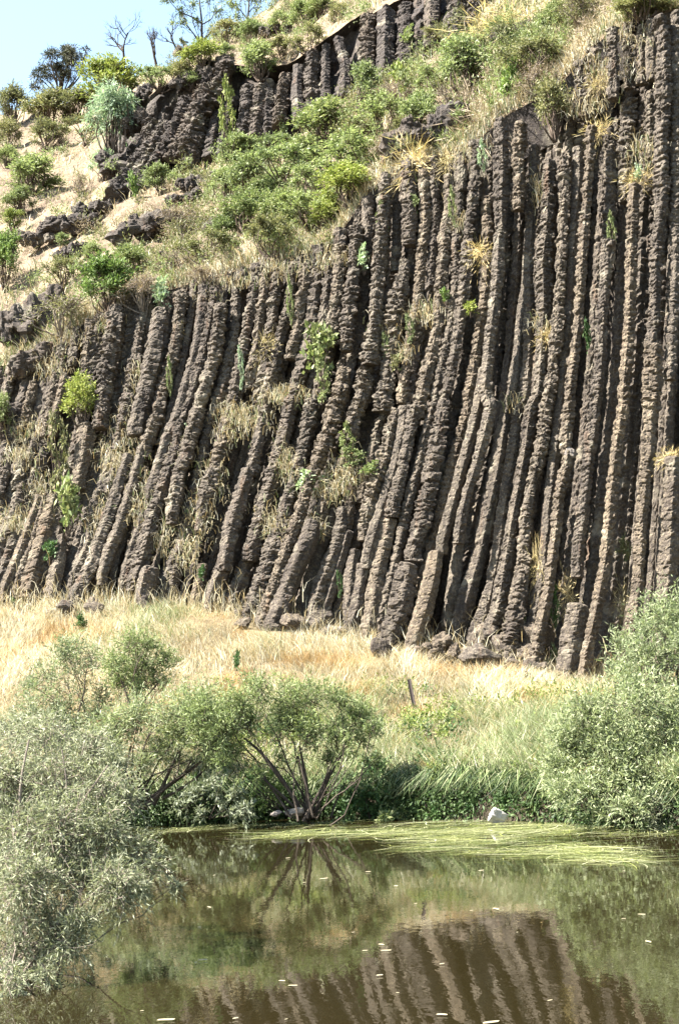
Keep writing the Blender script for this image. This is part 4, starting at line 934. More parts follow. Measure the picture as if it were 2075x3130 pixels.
# ------------------------------------------------------------------ bushes along the river
RB = 'bushes along the river bank'
custom_plant('willow_bush', 'grey silvery willow bush at left behind the foreground foliage', 'bush', (240, 2260, 30),
   [(130, 2065, 30, 60), (190, 2020, 30, 70), (255, 2035, 30, 65), (140, 2130, 30, 65), (225, 2105, 30, 80), (300, 2120, 30, 60), (190, 2190, 30, 75), (110, 2180, 30, 55), (285, 2190, 30, 60), (90, 2100, 30, 45), (240, 2240, 30, 60)],
   'sage', 102, 11, 0.1119, 0.0182, [[(300, 2235, 5), (215, 2205, 5), (185, 2150, 4), (150, 2120, 2)], [(285, 2235, 4), (262, 2180, 3), (235, 2110, 2)]], .03, BARK_MID, .3, .1, .12, .006, 21, RB)
custom_plant('willow_bush', 'upright darker bush with a forked trunk at left', 'bush', (408, 2240, 29.3),
   [(400, 1990, 29.3, 50), (450, 1975, 29.3, 45), (365, 2035, 29.3, 45), (430, 2035, 29.3, 60), (495, 2025, 29.3, 45), (395, 2085, 29.3, 50), (470, 2085, 29.3, 50), (355, 2095, 29.3, 38), (512, 2085, 29.3, 32), (430, 2120, 29.3, 40)],
   'grey', 84, 10, 0.0947, 0.0182, [[(405, 2245, 7), (407, 2195, 6), (390, 2130, 4), (370, 2080, 2)], [(407, 2200, 5), (440, 2140, 3.5), (490, 2080, 2)], [(407, 2195, 5), (420, 2120, 3), (440, 2010, 1.5)]], .022, BARK_MID, .5, 0, .2, .006, 22, RB)
custom_plant('willow_bush', 'wide willow bush with black crooked trunks over the water at left', 'bush', (435, 2462, 28.2),
   [(350, 2240, 28.2, 60), (425, 2200, 28.2, 75), (515, 2185, 28.2, 80), (600, 2185, 28.2, 85), (670, 2215, 28.2, 75), (450, 2275, 28.2, 70), (555, 2265, 28.2, 75), (640, 2290, 28, 60), (350, 2310, 28, 60), (310, 2270, 28, 55), (430, 2340, 28, 42), (690, 2285, 28, 50), (330, 2380, 27.8, 50), (540, 2330, 28.4, 35)],
   'sage', 129, 11, 0.1128, 0.0183, [[(445, 2470, 11), (395, 2415, 9), (372, 2370, 7), (392, 2335, 5), (400, 2280, 3)], [(440, 2470, 11), (480, 2425, 8), (545, 2380, 6), (600, 2340, 4), (660, 2290, 2.5)], [(470, 2460, 8), (500, 2400, 6), (530, 2330, 4), (580, 2250, 2)], [(415, 2465, 8), (360, 2430, 5), (330, 2380, 3)], [(500, 2440, 6), (590, 2390, 4), (668, 2310, 2)]], .03, BARK, .3, .12, .12, .006, 23, RB)
custom_plant('willow_bush', 'broad fan-shaped willow bush with many bare stems in the centre', 'bush', (945, 2500, 27.3),
   [(640, 2190, 27.3, 65), (715, 2150, 27.3, 70), (800, 2140, 27.3, 70), (880, 2150, 27.3, 65), (960, 2150, 27.3, 65), (1040, 2165, 27.3, 65), (1100, 2195, 27.3, 55), (690, 2235, 27.3, 60), (775, 2220, 27.3, 65), (860, 2225, 27.3, 60), (945, 2230, 27.3, 60), (1030, 2250, 27.3, 60), (1105, 2265, 27.3, 50), (1140, 2230, 27.3, 35), (620, 2250, 27.3, 40), (740, 2290, 27.3, 35), (1060, 2320, 27.3, 35), (690, 2320, 27.2, 32), (1135, 2330, 27.3, 36), (790, 2360, 27.1, 30), (1090, 2390, 27.2, 30), (860, 2320, 27.6, 30), (1000, 2330, 27.6, 30)],
   'grey', 88, 11, 0.1033, 0.0182, [[(930, 2500, 8), (870, 2390, 6), (800, 2300, 5), (745, 2255, 3)], [(945, 2500, 8), (935, 2380, 6), (915, 2280, 3)], [(960, 2500, 7), (1000, 2380, 5), (1060, 2280, 2.5)], [(930, 2495, 5), (840, 2410, 4), (790, 2370, 2)]], .028, BARK, .45, .05, .22, .007, 24, RB, bend=.15, fan=.2)
custom_plant('low_bush', 'low silver-leaved plant leaning over the water between the two willows', 'bush', (660, 2500, 27.6),
   [(600, 2430, 27.6, 42), (660, 2405, 27.6, 45), (720, 2435, 27.4, 45), (690, 2470, 27.3, 38), (750, 2475, 27.2, 32), (560, 2460, 27.5, 35), (620, 2480, 27.3, 30)],
   'silver', 42, 9, .11, .028, (), .015, BARK, .2, .3, .1, .005, 25, RB)
custom_plant('low_bush', 'dark green leafy shrub right of the central willow, in shade', 'bush', (1140, 2500, 28.0),
   [(1150, 2370, 28.2, 48), (1110, 2430, 28, 48), (1170, 2440, 28, 50), (1070, 2410, 28, 40), (1090, 2470, 27.8, 40), (1160, 2485, 27.8, 30)],
   'deep', 50, 9, .10, .04, (), .02, BARK, .2, .2, .1, .005, 26, RB)
custom_plant('low_bush', 'light green leafy plant spilling towards the water right of centre', 'bush', (1290, 2510, 27.6),
   [(1230, 2465, 27.5, 38), (1290, 2440, 27.6, 40), (1340, 2450, 27.5, 38), (1190, 2490, 27.3, 26), (1310, 2485, 27.3, 30), (1270, 2490, 27.3, 26), (1175, 2500, 27.2, 16)],
   'green', 42, 9, .10, .03, (), .015, BARK, .2, .45, .1, .005, 27, RB)
custom_plant('low_bush', 'tuft of lime green leaves beside the central willow stems', 'bush', (835, 2480, 28.2),
   [(830, 2440, 28.2, 34), (815, 2400, 28.2, 26), (855, 2420, 28.2, 26), (840, 2370, 28.2, 18)],
   'bright', 40, 7, .22, .018, (), .01, BARK, 1.2, .4, 0, .005, 28, RB, spread=.3)
custom_plant('willow_bush', 'tall grey-green bush at the right edge against the dark columns', 'bush', (2030, 2420, 25.6),
   [(1905, 1990, 25.8, 48), (1960, 1945, 25.8, 57), (2030, 1905, 25.8, 75), (2100, 1900, 25.8, 87), (1905, 2050, 25.7, 55), (1975, 2025, 25.7, 81), (2060, 2000, 25.7, 92), (1925, 2105, 25.6, 63), (2010, 2100, 25.6, 87), (2095, 2090, 25.6, 92), (2150, 2000, 25.7, 92)],
   'sage', 142, 11, 0.0943, 0.0199, [[(2060, 2330, 6), (2040, 2160, 5), (1990, 2060, 3), (1950, 1990, 1.5)], [(2070, 2300, 6), (2075, 2130, 4), (2060, 1960, 2)]], .025, BARK, .5, 0, .1, .006, 31, RB)
custom_plant('willow_bush', 'broad silver-green bush filling the right bank down to the water', 'bush', (1960, 2520, 22.95),
   [(1790, 2180, 23.35, 71), (1735, 2255, 23.35, 67), (1845, 2225, 23.25, 98), (1940, 2190, 23.25, 98), (2040, 2200, 23.25, 110), (1715, 2345, 23.05, 63), (1790, 2320, 23.05, 87), (1890, 2310, 22.95, 104), (1990, 2300, 22.95, 110), (2085, 2310, 22.95, 104), (1725, 2425, 22.75, 55), (1795, 2415, 22.75, 75), (1885, 2400, 22.65, 87), (1975, 2400, 22.55, 92), (2070, 2400, 22.45, 92), (1845, 2480, 22.45, 46), (1755, 2478, 22.55, 37), (1920, 2470, 22.35, 52), (2140, 2250, 23.05, 104)],
   'sage', 190, 11, 0.0943, 0.0199, [[(1990, 2500, 8), (1930, 2420, 6), (1870, 2330, 4), (1850, 2260, 2)], [(2000, 2500, 8), (2010, 2380, 5), (2030, 2260, 3)], [(2000, 2480, 6), (1960, 2390, 4), (1940, 2290, 2)]], .025, BARK, .35, .05, .1, .006, 32, RB)
custom_plant('low_bush', 'small pale bush standing in the water in front of the right bank', 'bush', (2045, 2570, 22.3),
   [(2010, 2480, 22.3, 48), (2060, 2455, 22.3, 50), (2050, 2510, 22.2, 45), (1990, 2510, 22.2, 30), (2090, 2490, 22.2, 45), (2030, 2540, 22.2, 28)],
   'silver', 86, 10, 0.0723, 0.0150, (), .015, BARK_MID, .3, .1, .3, .005, 33, RB)
custom_plant('willow_bush', 'large wispy grey foliage overhanging the water in the left foreground', 'bush', (40, 2975, 12.3),
   [(20, 2230, 14, 80), (110, 2240, 14, 75), (200, 2250, 13.8, 75), (285, 2270, 13.5, 65), (40, 2260, 13.4, 120), (150, 2265, 13.2, 120), (260, 2290, 13, 100), (340, 2330, 12.8, 70), (50, 2400, 12.8, 130), (180, 2400, 12.6, 130), (300, 2420, 12.4, 105), (375, 2460, 12.3, 62), (60, 2540, 12.4, 130), (190, 2540, 12.2, 125), (320, 2560, 12.1, 100), (410, 2590, 12.1, 75), (470, 2650, 12, 55), (100, 2680, 12, 120), (230, 2680, 12, 110), (345, 2690, 11.9, 85), (430, 2720, 11.9, 50), (50, 2800, 11.9, 110), (160, 2810, 11.8, 95), (265, 2790, 11.8, 70), (525, 2710, 12, 28), (30, 2900, 11.9, 80), (350, 2780, 11.8, 40), (120, 2900, 11.7, 85), (220, 2880, 11.7, 60), (40, 2980, 11.5, 70), (130, 2970, 11.5, 50)],
   'silver', 146, 14, 0.0540, 0.0085, [[(60, 2990, 9), (90, 2800, 8), (140, 2600, 6), (260, 2440, 4), (330, 2340, 2)], [(40, 2990, 9), (60, 2700, 7), (60, 2400, 5), (90, 2260, 3)], [(60, 2990, 8), (200, 2780, 6), (330, 2620, 4), (450, 2640, 2)], [(50, 2900, 7), (170, 2620, 5), (210, 2420, 3.5), (190, 2290, 2)]], .014, BARK_PALE, .15, .35, .35, .0035, 41, RB, spread=.55)

# ------------------------------------------------------------------ rocks
def rock_mesh(acc, c, size, seed, rough=.22, cuts=16, nu=34, nv=22):
    rng = np.random.default_rng(seed)
    u, w = np.meshgrid(np.linspace(0, 2*np.pi, nu, endpoint=False), np.linspace(.02, np.pi-.02, nv))
    d = np.stack([np.cos(u)*np.sin(w), np.sin(u)*np.sin(w), np.cos(w)], -1)
    r = np.ones(d.shape[:2])
    for _ in range(cuts):
        n = unit(rng.normal(size=3)); h = rng.uniform(.5, .85); dn = d@n
        r = np.where(dn*r > h, h/np.maximum(dn, 1e-3), r)
    r = r*(1+rough*.6*fbm(d*1.6+rng.uniform(0, 99, 3), 3, 3)+rough*.25*fbm(d*6+rng.uniform(0, 99, 3), 4, 2))
    v = d*r[..., None]*np.asarray(size)+np.asarray(c)
    acc.add(v, grid_quads(nv, nu, True))
def boulder(label, px, py, w, h, mat=ROCK, seed=0, name='boulder', lumps=1, group=None, Y=None, cat='rock', rough=.28, sink=.3, depth_k=.8):
    by = py+h/2; Yb = float(depth(px, by)) if Y is None else Y
    p = pix(px, py, Yb-.25); wm = w*Yb/F/2; hm = h*Yb/F/2
    acc = Acc(); rng = np.random.default_rng(seed)
    if lumps == 1: rock_mesh(acc, p, (wm*1.25, wm*depth_k, hm*1.3), seed, rough)
    else:
        for i in range(lumps):
            fx_ = (i+.5)/lumps*1.7-.85+rng.uniform(-.12, .12); fz = rng.uniform(-.45, .55)
            rock_mesh(acc, p+np.array([fx_*wm, rng.uniform(-.3, .5)*wm*.5+fz*hm*.4, fz*hm+fx_*hm*.35]), np.array([rng.uniform(.8, 1.4), .9, rng.uniform(.9, 1.5)])*min(hm, wm)*rng.uniform(.55, .95), seed*50+i, rough*1.7, 14, 32, 24)
    o = link(name, acc.mesh(name, (mat,), origin=p), None, p); tag(o, label, cat, group); o['kind'] = 'thing'
BG = 'fallen blocks at the cliff foot'
boulder('flat-topped pale block lying in straw under the thick rough column', 1218, 1938, 100, 55, ROCK, 2, group=BG)
boulder('small angular pale block low in the straw left of the cliff foot', 1165, 1985, 60, 70, ROCK, 3, group=BG)
boulder('pointed pale block at the foot of the square block column', 1285, 1925, 65, 75, ROCK, 4, group=BG)
boulder('broad cracked boulder pile in straw right of the black gap', 1350, 1990, 110, 85, ROCK, 5, group=BG, lumps=4)
boulder('big rounded boulder at the foot of the mid-brown columns', 1480, 1945, 100, 90, ROCK, 6, group=BG)
boulder('large jagged pale boulder low at the cliff foot', 1450, 2010, 130, 80, ROCK, 7, group=BG)
boulder('rough dark rounded block at the foot of the stacked boulder column', 1555, 1985, 90, 100, ROCK, 8, group=BG)
boulder('angular block jutting beside the black hollow at the cliff foot', 1640, 1945, 85, 80, ROCK, 9, group=BG)
boulder('hollowed block under the angular jutting block', 1620, 2010, 95, 75, ROCK, 10, group=BG)
boulder('small pale stone half sunk in grass at the cliff foot', 1570, 2062, 60, 30, ROCK, 11, group=BG)
boulder('grey wedge stone next to the small pale half sunk stone', 1610, 2075, 40, 45, ROCK, 12, group=BG)
boulder('pale knob of rock perched on the stacked column at right', 1742, 1385, 36, 40, ROCK_PALE, 13, group=None, Y=float(depth(1742, 1385))-.75)
boulder('rounded boulder in straw left of the centre foot', 900, 1905, 70, 60, ROCK, 14, group=BG)
boulder('cracked low boulder by the rounded one', 980, 1890, 90, 50, ROCK, 15, group=BG)
rs_ = np.random.default_rng(303)
for i in range(34):
    x = rs_.uniform(820, 1720) if i < 26 else rs_.uniform(60, 820); y = float(kBase(x)[0])+rs_.uniform(-35, 16); w = rs_.uniform(24, 64)
    boulder('small angular fallen stone lying in the straw at the cliff foot', x, y, w, w*rs_.uniform(.5, .9), ROCK, 500+i, 'fallen_stone', group='small fallen stones at the cliff foot')
RG = 'dark rock outcrops on the slope'
OUT = [(450, 690, 190, 90, 5, 'dark craggy outcrop on the slope above the straw band'), (210, 690, 190, 60, 6, 'long low rock band crossing the left slope'),
       (300, 640, 170, 55, 5, 'broken rock ledge just below the end of the upper cliff'), (110, 725, 120, 60, 4, 'brown rock lumps near the left edge mid slope'),
       (60, 990, 150, 150, 8, 'large dark outcrop at the left edge with a black shaded hollow'), (140, 930, 120, 70, 5, 'dark rocks above the large dark outcrop at the left edge'),
       (90, 1110, 110, 80, 4, 'pair of dark blocks on the rubble left of the short columns'), (10, 1260, 60, 90, 3, 'dark rock in shadow cut by the left edge'),
       (530, 780, 90, 30, 3, 'small rock ledge in straw right of the bright bushes'), (655, 690, 60, 35, 3, 'little dark stones on the straw near the thicket'),
       (280, 815, 80, 30, 3, 'narrow dark ledge above the big bright green bush'), (215, 770, 110, 50, 4, 'purple-grey slab in the rocky left slope'),
       (1000, 620, 40, 40, 2, 'dark stone under the yellow-green bush of the thicket'), (1340, 400, 150, 110, 6, 'dark crumbling rock under the grey-green bush, centre right'),
       (1560, 110, 120, 70, 4, 'leaning grey slabs on the upper right slope'), (1245, 420, 110, 120, 5, 'black shaded rock behind dead twigs, centre right'),
       (600, 560, 150, 50, 5, 'rubble below the upper cliff right of the round grey bush'), (560, 610, 130, 45, 4, 'pinkish rubble apron under the upper cliff'),
       (425, 300, 100, 80, 5, 'dark rounded crag at the left top of the upper cliff'), (440, 372, 170, 60, 3, 'flat overhanging dark ledge at the left of the upper cliff'),
       (590, 240, 150, 60, 5, 'layered dark crag on the brow of the upper cliff'), (570, 150, 90, 30, 3, 'small dark ledge below the spreading eucalypt'),
       (840, 95, 110, 40, 4, 'stepped brown rocks high on the straw slope'), (840, 140, 110, 35, 4, 'thin rock ledge above the upper cliff rim'),
       (345, 500, 80, 120, 5, 'jagged dark rocks at the left foot of the upper cliff')]
for i, (x, y, w, h, n, lab) in enumerate(OUT): boulder(lab, x, y, w, h, ROCK_HIGH, 60+i, 'rock_outcrop', max(4, int(w/h*4.5)), RG, None, 'rock', .35)
boulder('white rounded rock at the water edge, right of the centre', 1517, 2496, 66, 44, ROCK_WHITE, 31, 'river_rock', 1, None, float(edgeW(1517)[1])-.45, 'rock', .15, depth_k=.7)
boulder('flat pale stone at the water under the central willow', 905, 2482, 62, 26, ROCK_PALE, 32, 'river_rock', 1, 'pale stones at the water under the willow', 27.4)
boulder('small pale stone left of the flat one under the central willow', 845, 2487, 32, 16, ROCK_PALE, 33, 'river_rock', 1, 'pale stones at the water under the willow', 27.3)

# rusty star picket left standing in the grass
p0 = pix(1264, 2152, 33.7); p1 = pix(1250, 2077, 33.9)
m, nt, bs, out = new_mat('rusty_steel'); bs.inputs['Roughness'].default_value = .8; bs.inputs['Metallic'].default_value = .3
nt.links.new(ramp(nt, [(.3, (.010, .007, .006)), (.7, (.03, .018, .013))], noise_tex(nt, 25, 3, .6, N(nt, 'ShaderNodeNewGeometry').outputs['Position'])), bs.inputs['Base Color'])
acc = Acc(); ax = unit(p1-p0); L = np.linalg.norm(p1-p0); a1 = unit(np.cross(ax, [0, 1, 0])); b1 = np.cross(ax, a1)
p0 = p0-ax*.4; L += .4
for k in range(3):
    dd = a1*math.cos(k*2.094+.4)+b1*math.sin(k*2.094+.4); nn = np.cross(ax, dd)
    pr = np.array([dd*0+nn*.006, dd*.05+nn*.004, dd*.05-nn*.004, dd*0-nn*.006])
    vv = np.concatenate([p0+pr, p0+pr+ax*L]); acc.add(vv, [(0, 1, 5, 4), (1, 2, 6, 5), (2, 3, 7, 6), (3, 0, 4, 7), (4, 5, 6, 7)])
o = link('fence_post', acc.mesh('fence_post', (m,), origin=p0), None, p0); tag(o, 'thin rusty metal post leaning in the long grass', 'post')

# ------------------------------------------------------------------ grass
def blades(acc, root, h, w, lean, rng, col, curl=.5, seg3=True):
    n = len(root); az = rng.uniform(0, 2*np.pi, n)
    sd = np.stack([np.cos(az), np.sin(az)*.6, np.zeros(n)], -1)
    up = np.array([0, 0, 1.])
    h = h[:, None]; w = np.broadcast_to(w, (n,))[:, None]
    m1 = root+up*h*.5+lean*h*.22; tip = root+up*h*(1-.35*np.linalg.norm(lean, axis=1, keepdims=True)*curl)+lean*h*.85
    v = np.stack([root-sd*w*.5, root+sd*w*.5, m1+sd*w*.42, m1-sd*w*.42, tip], 1).reshape(-1, 3)
    b = np.arange(n)[:, None]*5
    acc.add(v, b+np.array([0, 1, 2, 3]), b+np.array([3, 2, 4]), np.repeat(col, 5, axis=0))
STRAW = np.array([(.40, .33, .18), (.47, .40, .24), (.52, .465, .32), (.33, .245, .11), (.55, .515, .40)])
GREENS = np.array([(.11, .15, .05), (.16, .20, .075), (.23, .26, .12), (.29, .30, .17)])
SHADED_GREENS = np.array([(.018, .035, .010), (.03, .055, .016), (.05, .085, .025), (.10, .13, .045)])  # deep greens darkened to hold the shade of the lower bank
def pick(pal, rng, n): return pal[rng.integers(0, len(pal), n)]*rng.uniform(.75, 1.15, (n, 1))
rng = np.random.default_rng(5)
n = 190000
px = rng.uniform(-500, 2600, n); t = rng.uniform(0, 1, n)**.85
yb = edgeB(px)[0]+8; yt = kBase(px)[0]-22
py = yb+(yt-yb)*t
root = ground(px, py); root[:, 2] -= .03
cl = fbm(root*np.array([.5, .5, 0])+7, 31, 3); fine = vnoise(root*np.array([2.2, 2.2, 0]), 32)
gr = .62*np.clip((py-2070-60*cl)/150, 0, 1)*np.clip((px-450)/500, .25, 1) + .45*np.exp(-((px-560)/190)**2-((py-1900)/90)**2) + .33*cl - .05
isg = rng.uniform(0, 1, n) < np.clip(gr*1.25, .02, .92)
col = np.where(isg[:, None], pick(GREENS, rng, n), pick(STRAW, rng, n))
col = col*np.where(cl[:, None] < -.25, .8, 1.0)
rusty = vnoise(root*np.array([.7, .7, 0])+40, 34); col = np.where((rusty[:, None] > .45) & ~isg[:, None], col*np.array([.88, .70, .50]), col)
keep = rng.uniform(0, 1, n) < np.clip(.75+.8*fine+.3*cl, .25, 1)
ang = 2.2*vnoise(root*np.array([.25, .25, 0]), 33)*np.pi + rng.normal(size=n)*1.25
lean = np.stack([np.cos(ang), np.sin(ang)*.8-.25, np.zeros(n)], -1)*rng.uniform(.3, 1.25, n)[:, None]
hh = rng.uniform(.28, .75, n)*(1+.45*cl)*np.interp(t, [0, .8, 1], [1, .9, .55])
hh = hh*np.where((np.abs(root[:, 0]-p0[0]) < .8) & (root[:, 1] < p0[1]+.3) & (root[:, 1] > p0[1]-2.5), .4, 1)
acc = Acc(); k = keep
blades(acc, root[k], hh[k], rng.uniform(.010, .020, k.sum()), lean[k], rng, col[k])
o = link('bank_grass', acc.mesh('bank_grass', (BLADE,))); o['kind'] = 'stuff'
# grass drooping over the shaded undercut edge
n = 46000
px = rng.uniform(-450, 2650, n); rowt = rng.uniform(0, 1, n)
py = edgeB(px)[0]+rng.uniform(-60, 100, n)**1.0; py = np.where(py > edgeB(px)[0]+22, edgeB(px)[0]+rng.uniform(-60, 22, n), py)
root = ground(px, np.minimum(py, edgeW(px)[0]-12)); root[:, 1] -= .05
cl = vnoise(root*np.array([.9, .9, .5]), 41)
wgt = np.where((px > 1000) & (px < 1760), 1.0, .6)
keep = rng.uniform(0, 1, n) < wgt*np.clip(.65+.6*cl, .1, 1)
dg = rng.uniform(0, 1, n) < np.clip((py-edgeB(px)[0]+40)/70, .15, .9)  # darkened greens more often lower down, shade painted into the blades
col = np.where(dg[:, None], pick(SHADED_GREENS, rng, n), pick(GREENS, rng, n))
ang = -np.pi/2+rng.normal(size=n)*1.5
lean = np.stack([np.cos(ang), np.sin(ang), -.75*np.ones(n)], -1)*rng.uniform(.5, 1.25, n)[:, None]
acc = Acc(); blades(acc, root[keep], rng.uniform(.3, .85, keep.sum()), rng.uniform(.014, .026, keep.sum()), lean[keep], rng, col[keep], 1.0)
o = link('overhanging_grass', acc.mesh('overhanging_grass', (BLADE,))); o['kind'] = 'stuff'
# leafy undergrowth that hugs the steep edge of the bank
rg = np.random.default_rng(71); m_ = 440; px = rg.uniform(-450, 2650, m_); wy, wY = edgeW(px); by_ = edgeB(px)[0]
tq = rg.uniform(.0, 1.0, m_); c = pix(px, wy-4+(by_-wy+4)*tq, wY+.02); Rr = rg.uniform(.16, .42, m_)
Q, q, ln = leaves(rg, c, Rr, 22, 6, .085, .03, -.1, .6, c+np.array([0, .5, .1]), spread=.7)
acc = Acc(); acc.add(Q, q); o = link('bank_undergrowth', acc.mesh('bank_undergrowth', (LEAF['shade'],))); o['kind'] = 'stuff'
# dry grass of the slope above, in clumps
n = 105000
px = rng.uniform(-450, 2600, n); a = kTop(px)[0]-2; bb = edgeS(px)[0]
tt = rng.uniform(0, 1, n); edge = np.arange(n) < 12000
py = np.where(edge, a-np.abs(rng.normal(size=n))*14, a+(np.maximum(bb, -160)-a)*tt)
root = ground(px, py); cl = fbm(root*np.array([.8, .8, .8]), 51, 3)
inrock = (py < k6(px)[0]+2) & (py > k7(px)[0]-2) & (px > 335) & (px < 1560)
keep = (rng.uniform(0, 1, n) < np.where(edge, .8, np.clip(.3+1.0*cl, np.where(px > 600, .16, .05), 1))*np.where((px < 470) & (py < 900), .4, 1)) & ~inrock
root = root[keep]; n = keep.sum(); root[:, 2] += .10*rng.uniform(-1, 1, n)
isg = rng.uniform(0, 1, n) < np.clip(.14+.4*vnoise(root*.4, 53), .03, .5)
col = np.where(isg[:, None], pick(GREENS, rng, n)*.9, pick(STRAW, rng, n)*.9)
ang = rng.uniform(0, 2*np.pi, n); lean = np.stack([np.cos(ang), np.sin(ang), 0*ang], -1)*rng.uniform(.3, 1.2, n)[:, None]
acc = Acc(); blades(acc, root, rng.uniform(.25, .7, n), rng.uniform(.022, .042, n), lean, rng, col)
o = link('slope_grass', acc.mesh('slope_grass', (BLADE,))); o['kind'] = 'stuff'
# broad-leaved weeds among the grass of the bank
for nm, lf, m_, sd in (('bank_weeds', 'yellow', 420, 81), ('dark_weeds', 'deep', 150, 82)):
    rg = np.random.default_rng(sd); px = rg.uniform(480, 2200, m_*4); py = rg.uniform(2120, 2400, m_*4); c = ground(px, py)
    ok = vnoise(c*np.array([.6, .6, 0]), sd) > -.1; c = c[ok][:m_]; Rr = rg.uniform(.12, .34, len(c)); c[:, 2] += Rr*.7
    Q, q, ln = leaves(rg, c, Rr, 14, 5, .10, .03, .4, .2, c-np.array([0, 0, .4]), spread=.7)
    acc = Acc(); acc.add(Q, q); o = link(nm, acc.mesh(nm, (LEAF[lf],))); o['kind'] = 'stuff'
# low scrub too small to tell apart, on the slopes
for nm, lf, m_, sd in (('dry_scrub', 'dry', 240, 61), ('low_scrub', 'olive', 360, 62), ('green_ground_cover', 'grey', 380, 63)):
    rg = np.random.default_rng(sd); px = rg.uniform(-120, 2200, m_*6); a = kTop(px)[0]-5; bb = np.maximum(edgeS(px)[0], -140)
    py = bb+(a-bb)*rg.uniform(0, 1, m_*6)
    inrock = (py < k6(px)[0]+2) & (py > k7(px)[0]-2) & (px > 335) & (px < 1560)
    c = ground(px, py); ok = ~inrock & (vnoise(c*.35, sd) > -.05) & ((px > 470) | (rg.uniform(0, 1, len(px)) < .3)); c = c[ok][:m_*2]
    c = np.concatenate([c[:m_], c[:m_]+rg.normal(size=(len(c[:m_]), 3))*np.array([.5, .4, .12])]); Rr = rg.uniform(.22, .6, len(c)); c[:, 2] += Rr*.35
    Q, q, ln = leaves(rg, c, Rr, 20, 5, .16, .035 if lf != 'dry' else .02, .5, 0, c-np.array([0, 0, .5]), spread=.6)
    acc = Acc(); acc.add(Q, q); o = link(nm, acc.mesh(nm, (LEAF[lf],))); o['kind'] = 'stuff'
# dry grass rooted on the ledges and along the foot of the columns
SP = [(870, 1215, 130, 40, 420), (760, 1290, 90, 60, 420), (700, 1270, 70, 40, 220), (640, 920, 60, 25, 120), (700, 870, 200, 30, 300), (1040, 1455, 90, 60, 500), (1000, 1510, 90, 50, 350), (870, 1440, 60, 60, 260), (860, 1390, 30, 70, 160),
      (560, 1385, 60, 70, 260), (460, 1500, 50, 70, 240), (540, 1420, 40, 60, 160), (610, 1580, 70, 110, 380), (650, 1480, 60, 80, 300), (60, 1400, 70, 50, 260), (40, 1600, 110, 60, 420), (130, 1500, 60, 90, 260), (420, 1560, 60, 80, 260), (80, 1320, 90, 60, 260), (150, 1130, 130, 60, 320), (190, 1040, 120, 40, 260),
      (1340, 420, 200, 40, 420), (1180, 560, 120, 40, 200), (1430, 470, 110, 50, 260), (1000, 800, 160, 40, 260), (850, 830, 160, 40, 300), (1840, 215, 180, 70, 420), (1780, 330, 130, 60, 350), (1900, 120, 160, 60, 300), (1960, 470, 80, 70, 220), (1300, 965, 70, 50, 260), (1180, 1010, 60, 60, 180), (1235, 1090, 50, 50, 120), (1400, 690, 40, 50, 100), (1640, 590, 30, 90, 120), (1650, 1000, 40, 40, 100), (1565, 1240, 40, 40, 60), (820, 1600, 60, 80, 260), (880, 1620, 60, 60, 200), (960, 1620, 60, 60, 160), (690, 1330, 60, 60, 200), (330, 1000, 60, 40, 150), (420, 1150, 40, 70, 160), (400, 1330, 90, 160, 420), (350, 1420, 90, 120, 380), (300, 1600, 50, 90, 260), (490, 1650, 60, 90, 260), (570, 1690, 50, 90, 240)]
acc = Acc()
for (x, y, w, h, m_) in SP:
    m_ = int(m_*.9); px = x+rng.normal(size=m_)*w*.4; py = y+rng.normal(size=m_)*h*.4
    r = pix(px, py, depth(px, np.minimum(py, kBase(px)[0]))-rng.uniform(.1, .55, m_))
    ang = -np.pi/2+rng.normal(size=m_)*1.2; ln = np.stack([np.cos(ang), np.sin(ang), -.5*np.ones(m_)], -1)*rng.uniform(.3, 1.2, m_)[:, None]
    g = rng.uniform(0, 1, m_) < .14
    blades(acc, r, rng.uniform(.2, .6, m_), rng.uniform(.014, .028, m_), ln, rng, np.where(g[:, None], pick(GREENS, rng, m_), pick(STRAW, rng, m_)*.85), 1.)
n = 4200
px = rng.uniform(-450, 2600, n); py = kBase(px)[0]+rng.uniform(-60, 16, n)*np.abs(rng.normal(size=n))
r = pix(px, py, depth(px, np.minimum(py, kBase(px)[0]))-rng.uniform(.2, .9, n)); r[:, 2] -= .15
ang = rng.uniform(0, 6.28, n); ln = np.stack([np.cos(ang), np.sin(ang), 0*ang], -1)*rng.uniform(.2, 1.1, n)[:, None]
blades(acc, r, rng.uniform(.25, .75, n), rng.uniform(.012, .022, n), ln, rng, pick(STRAW, rng, n))
o = link('ledge_grass', acc.mesh('ledge_grass', (BLADE,))); o['kind'] = 'stuff'

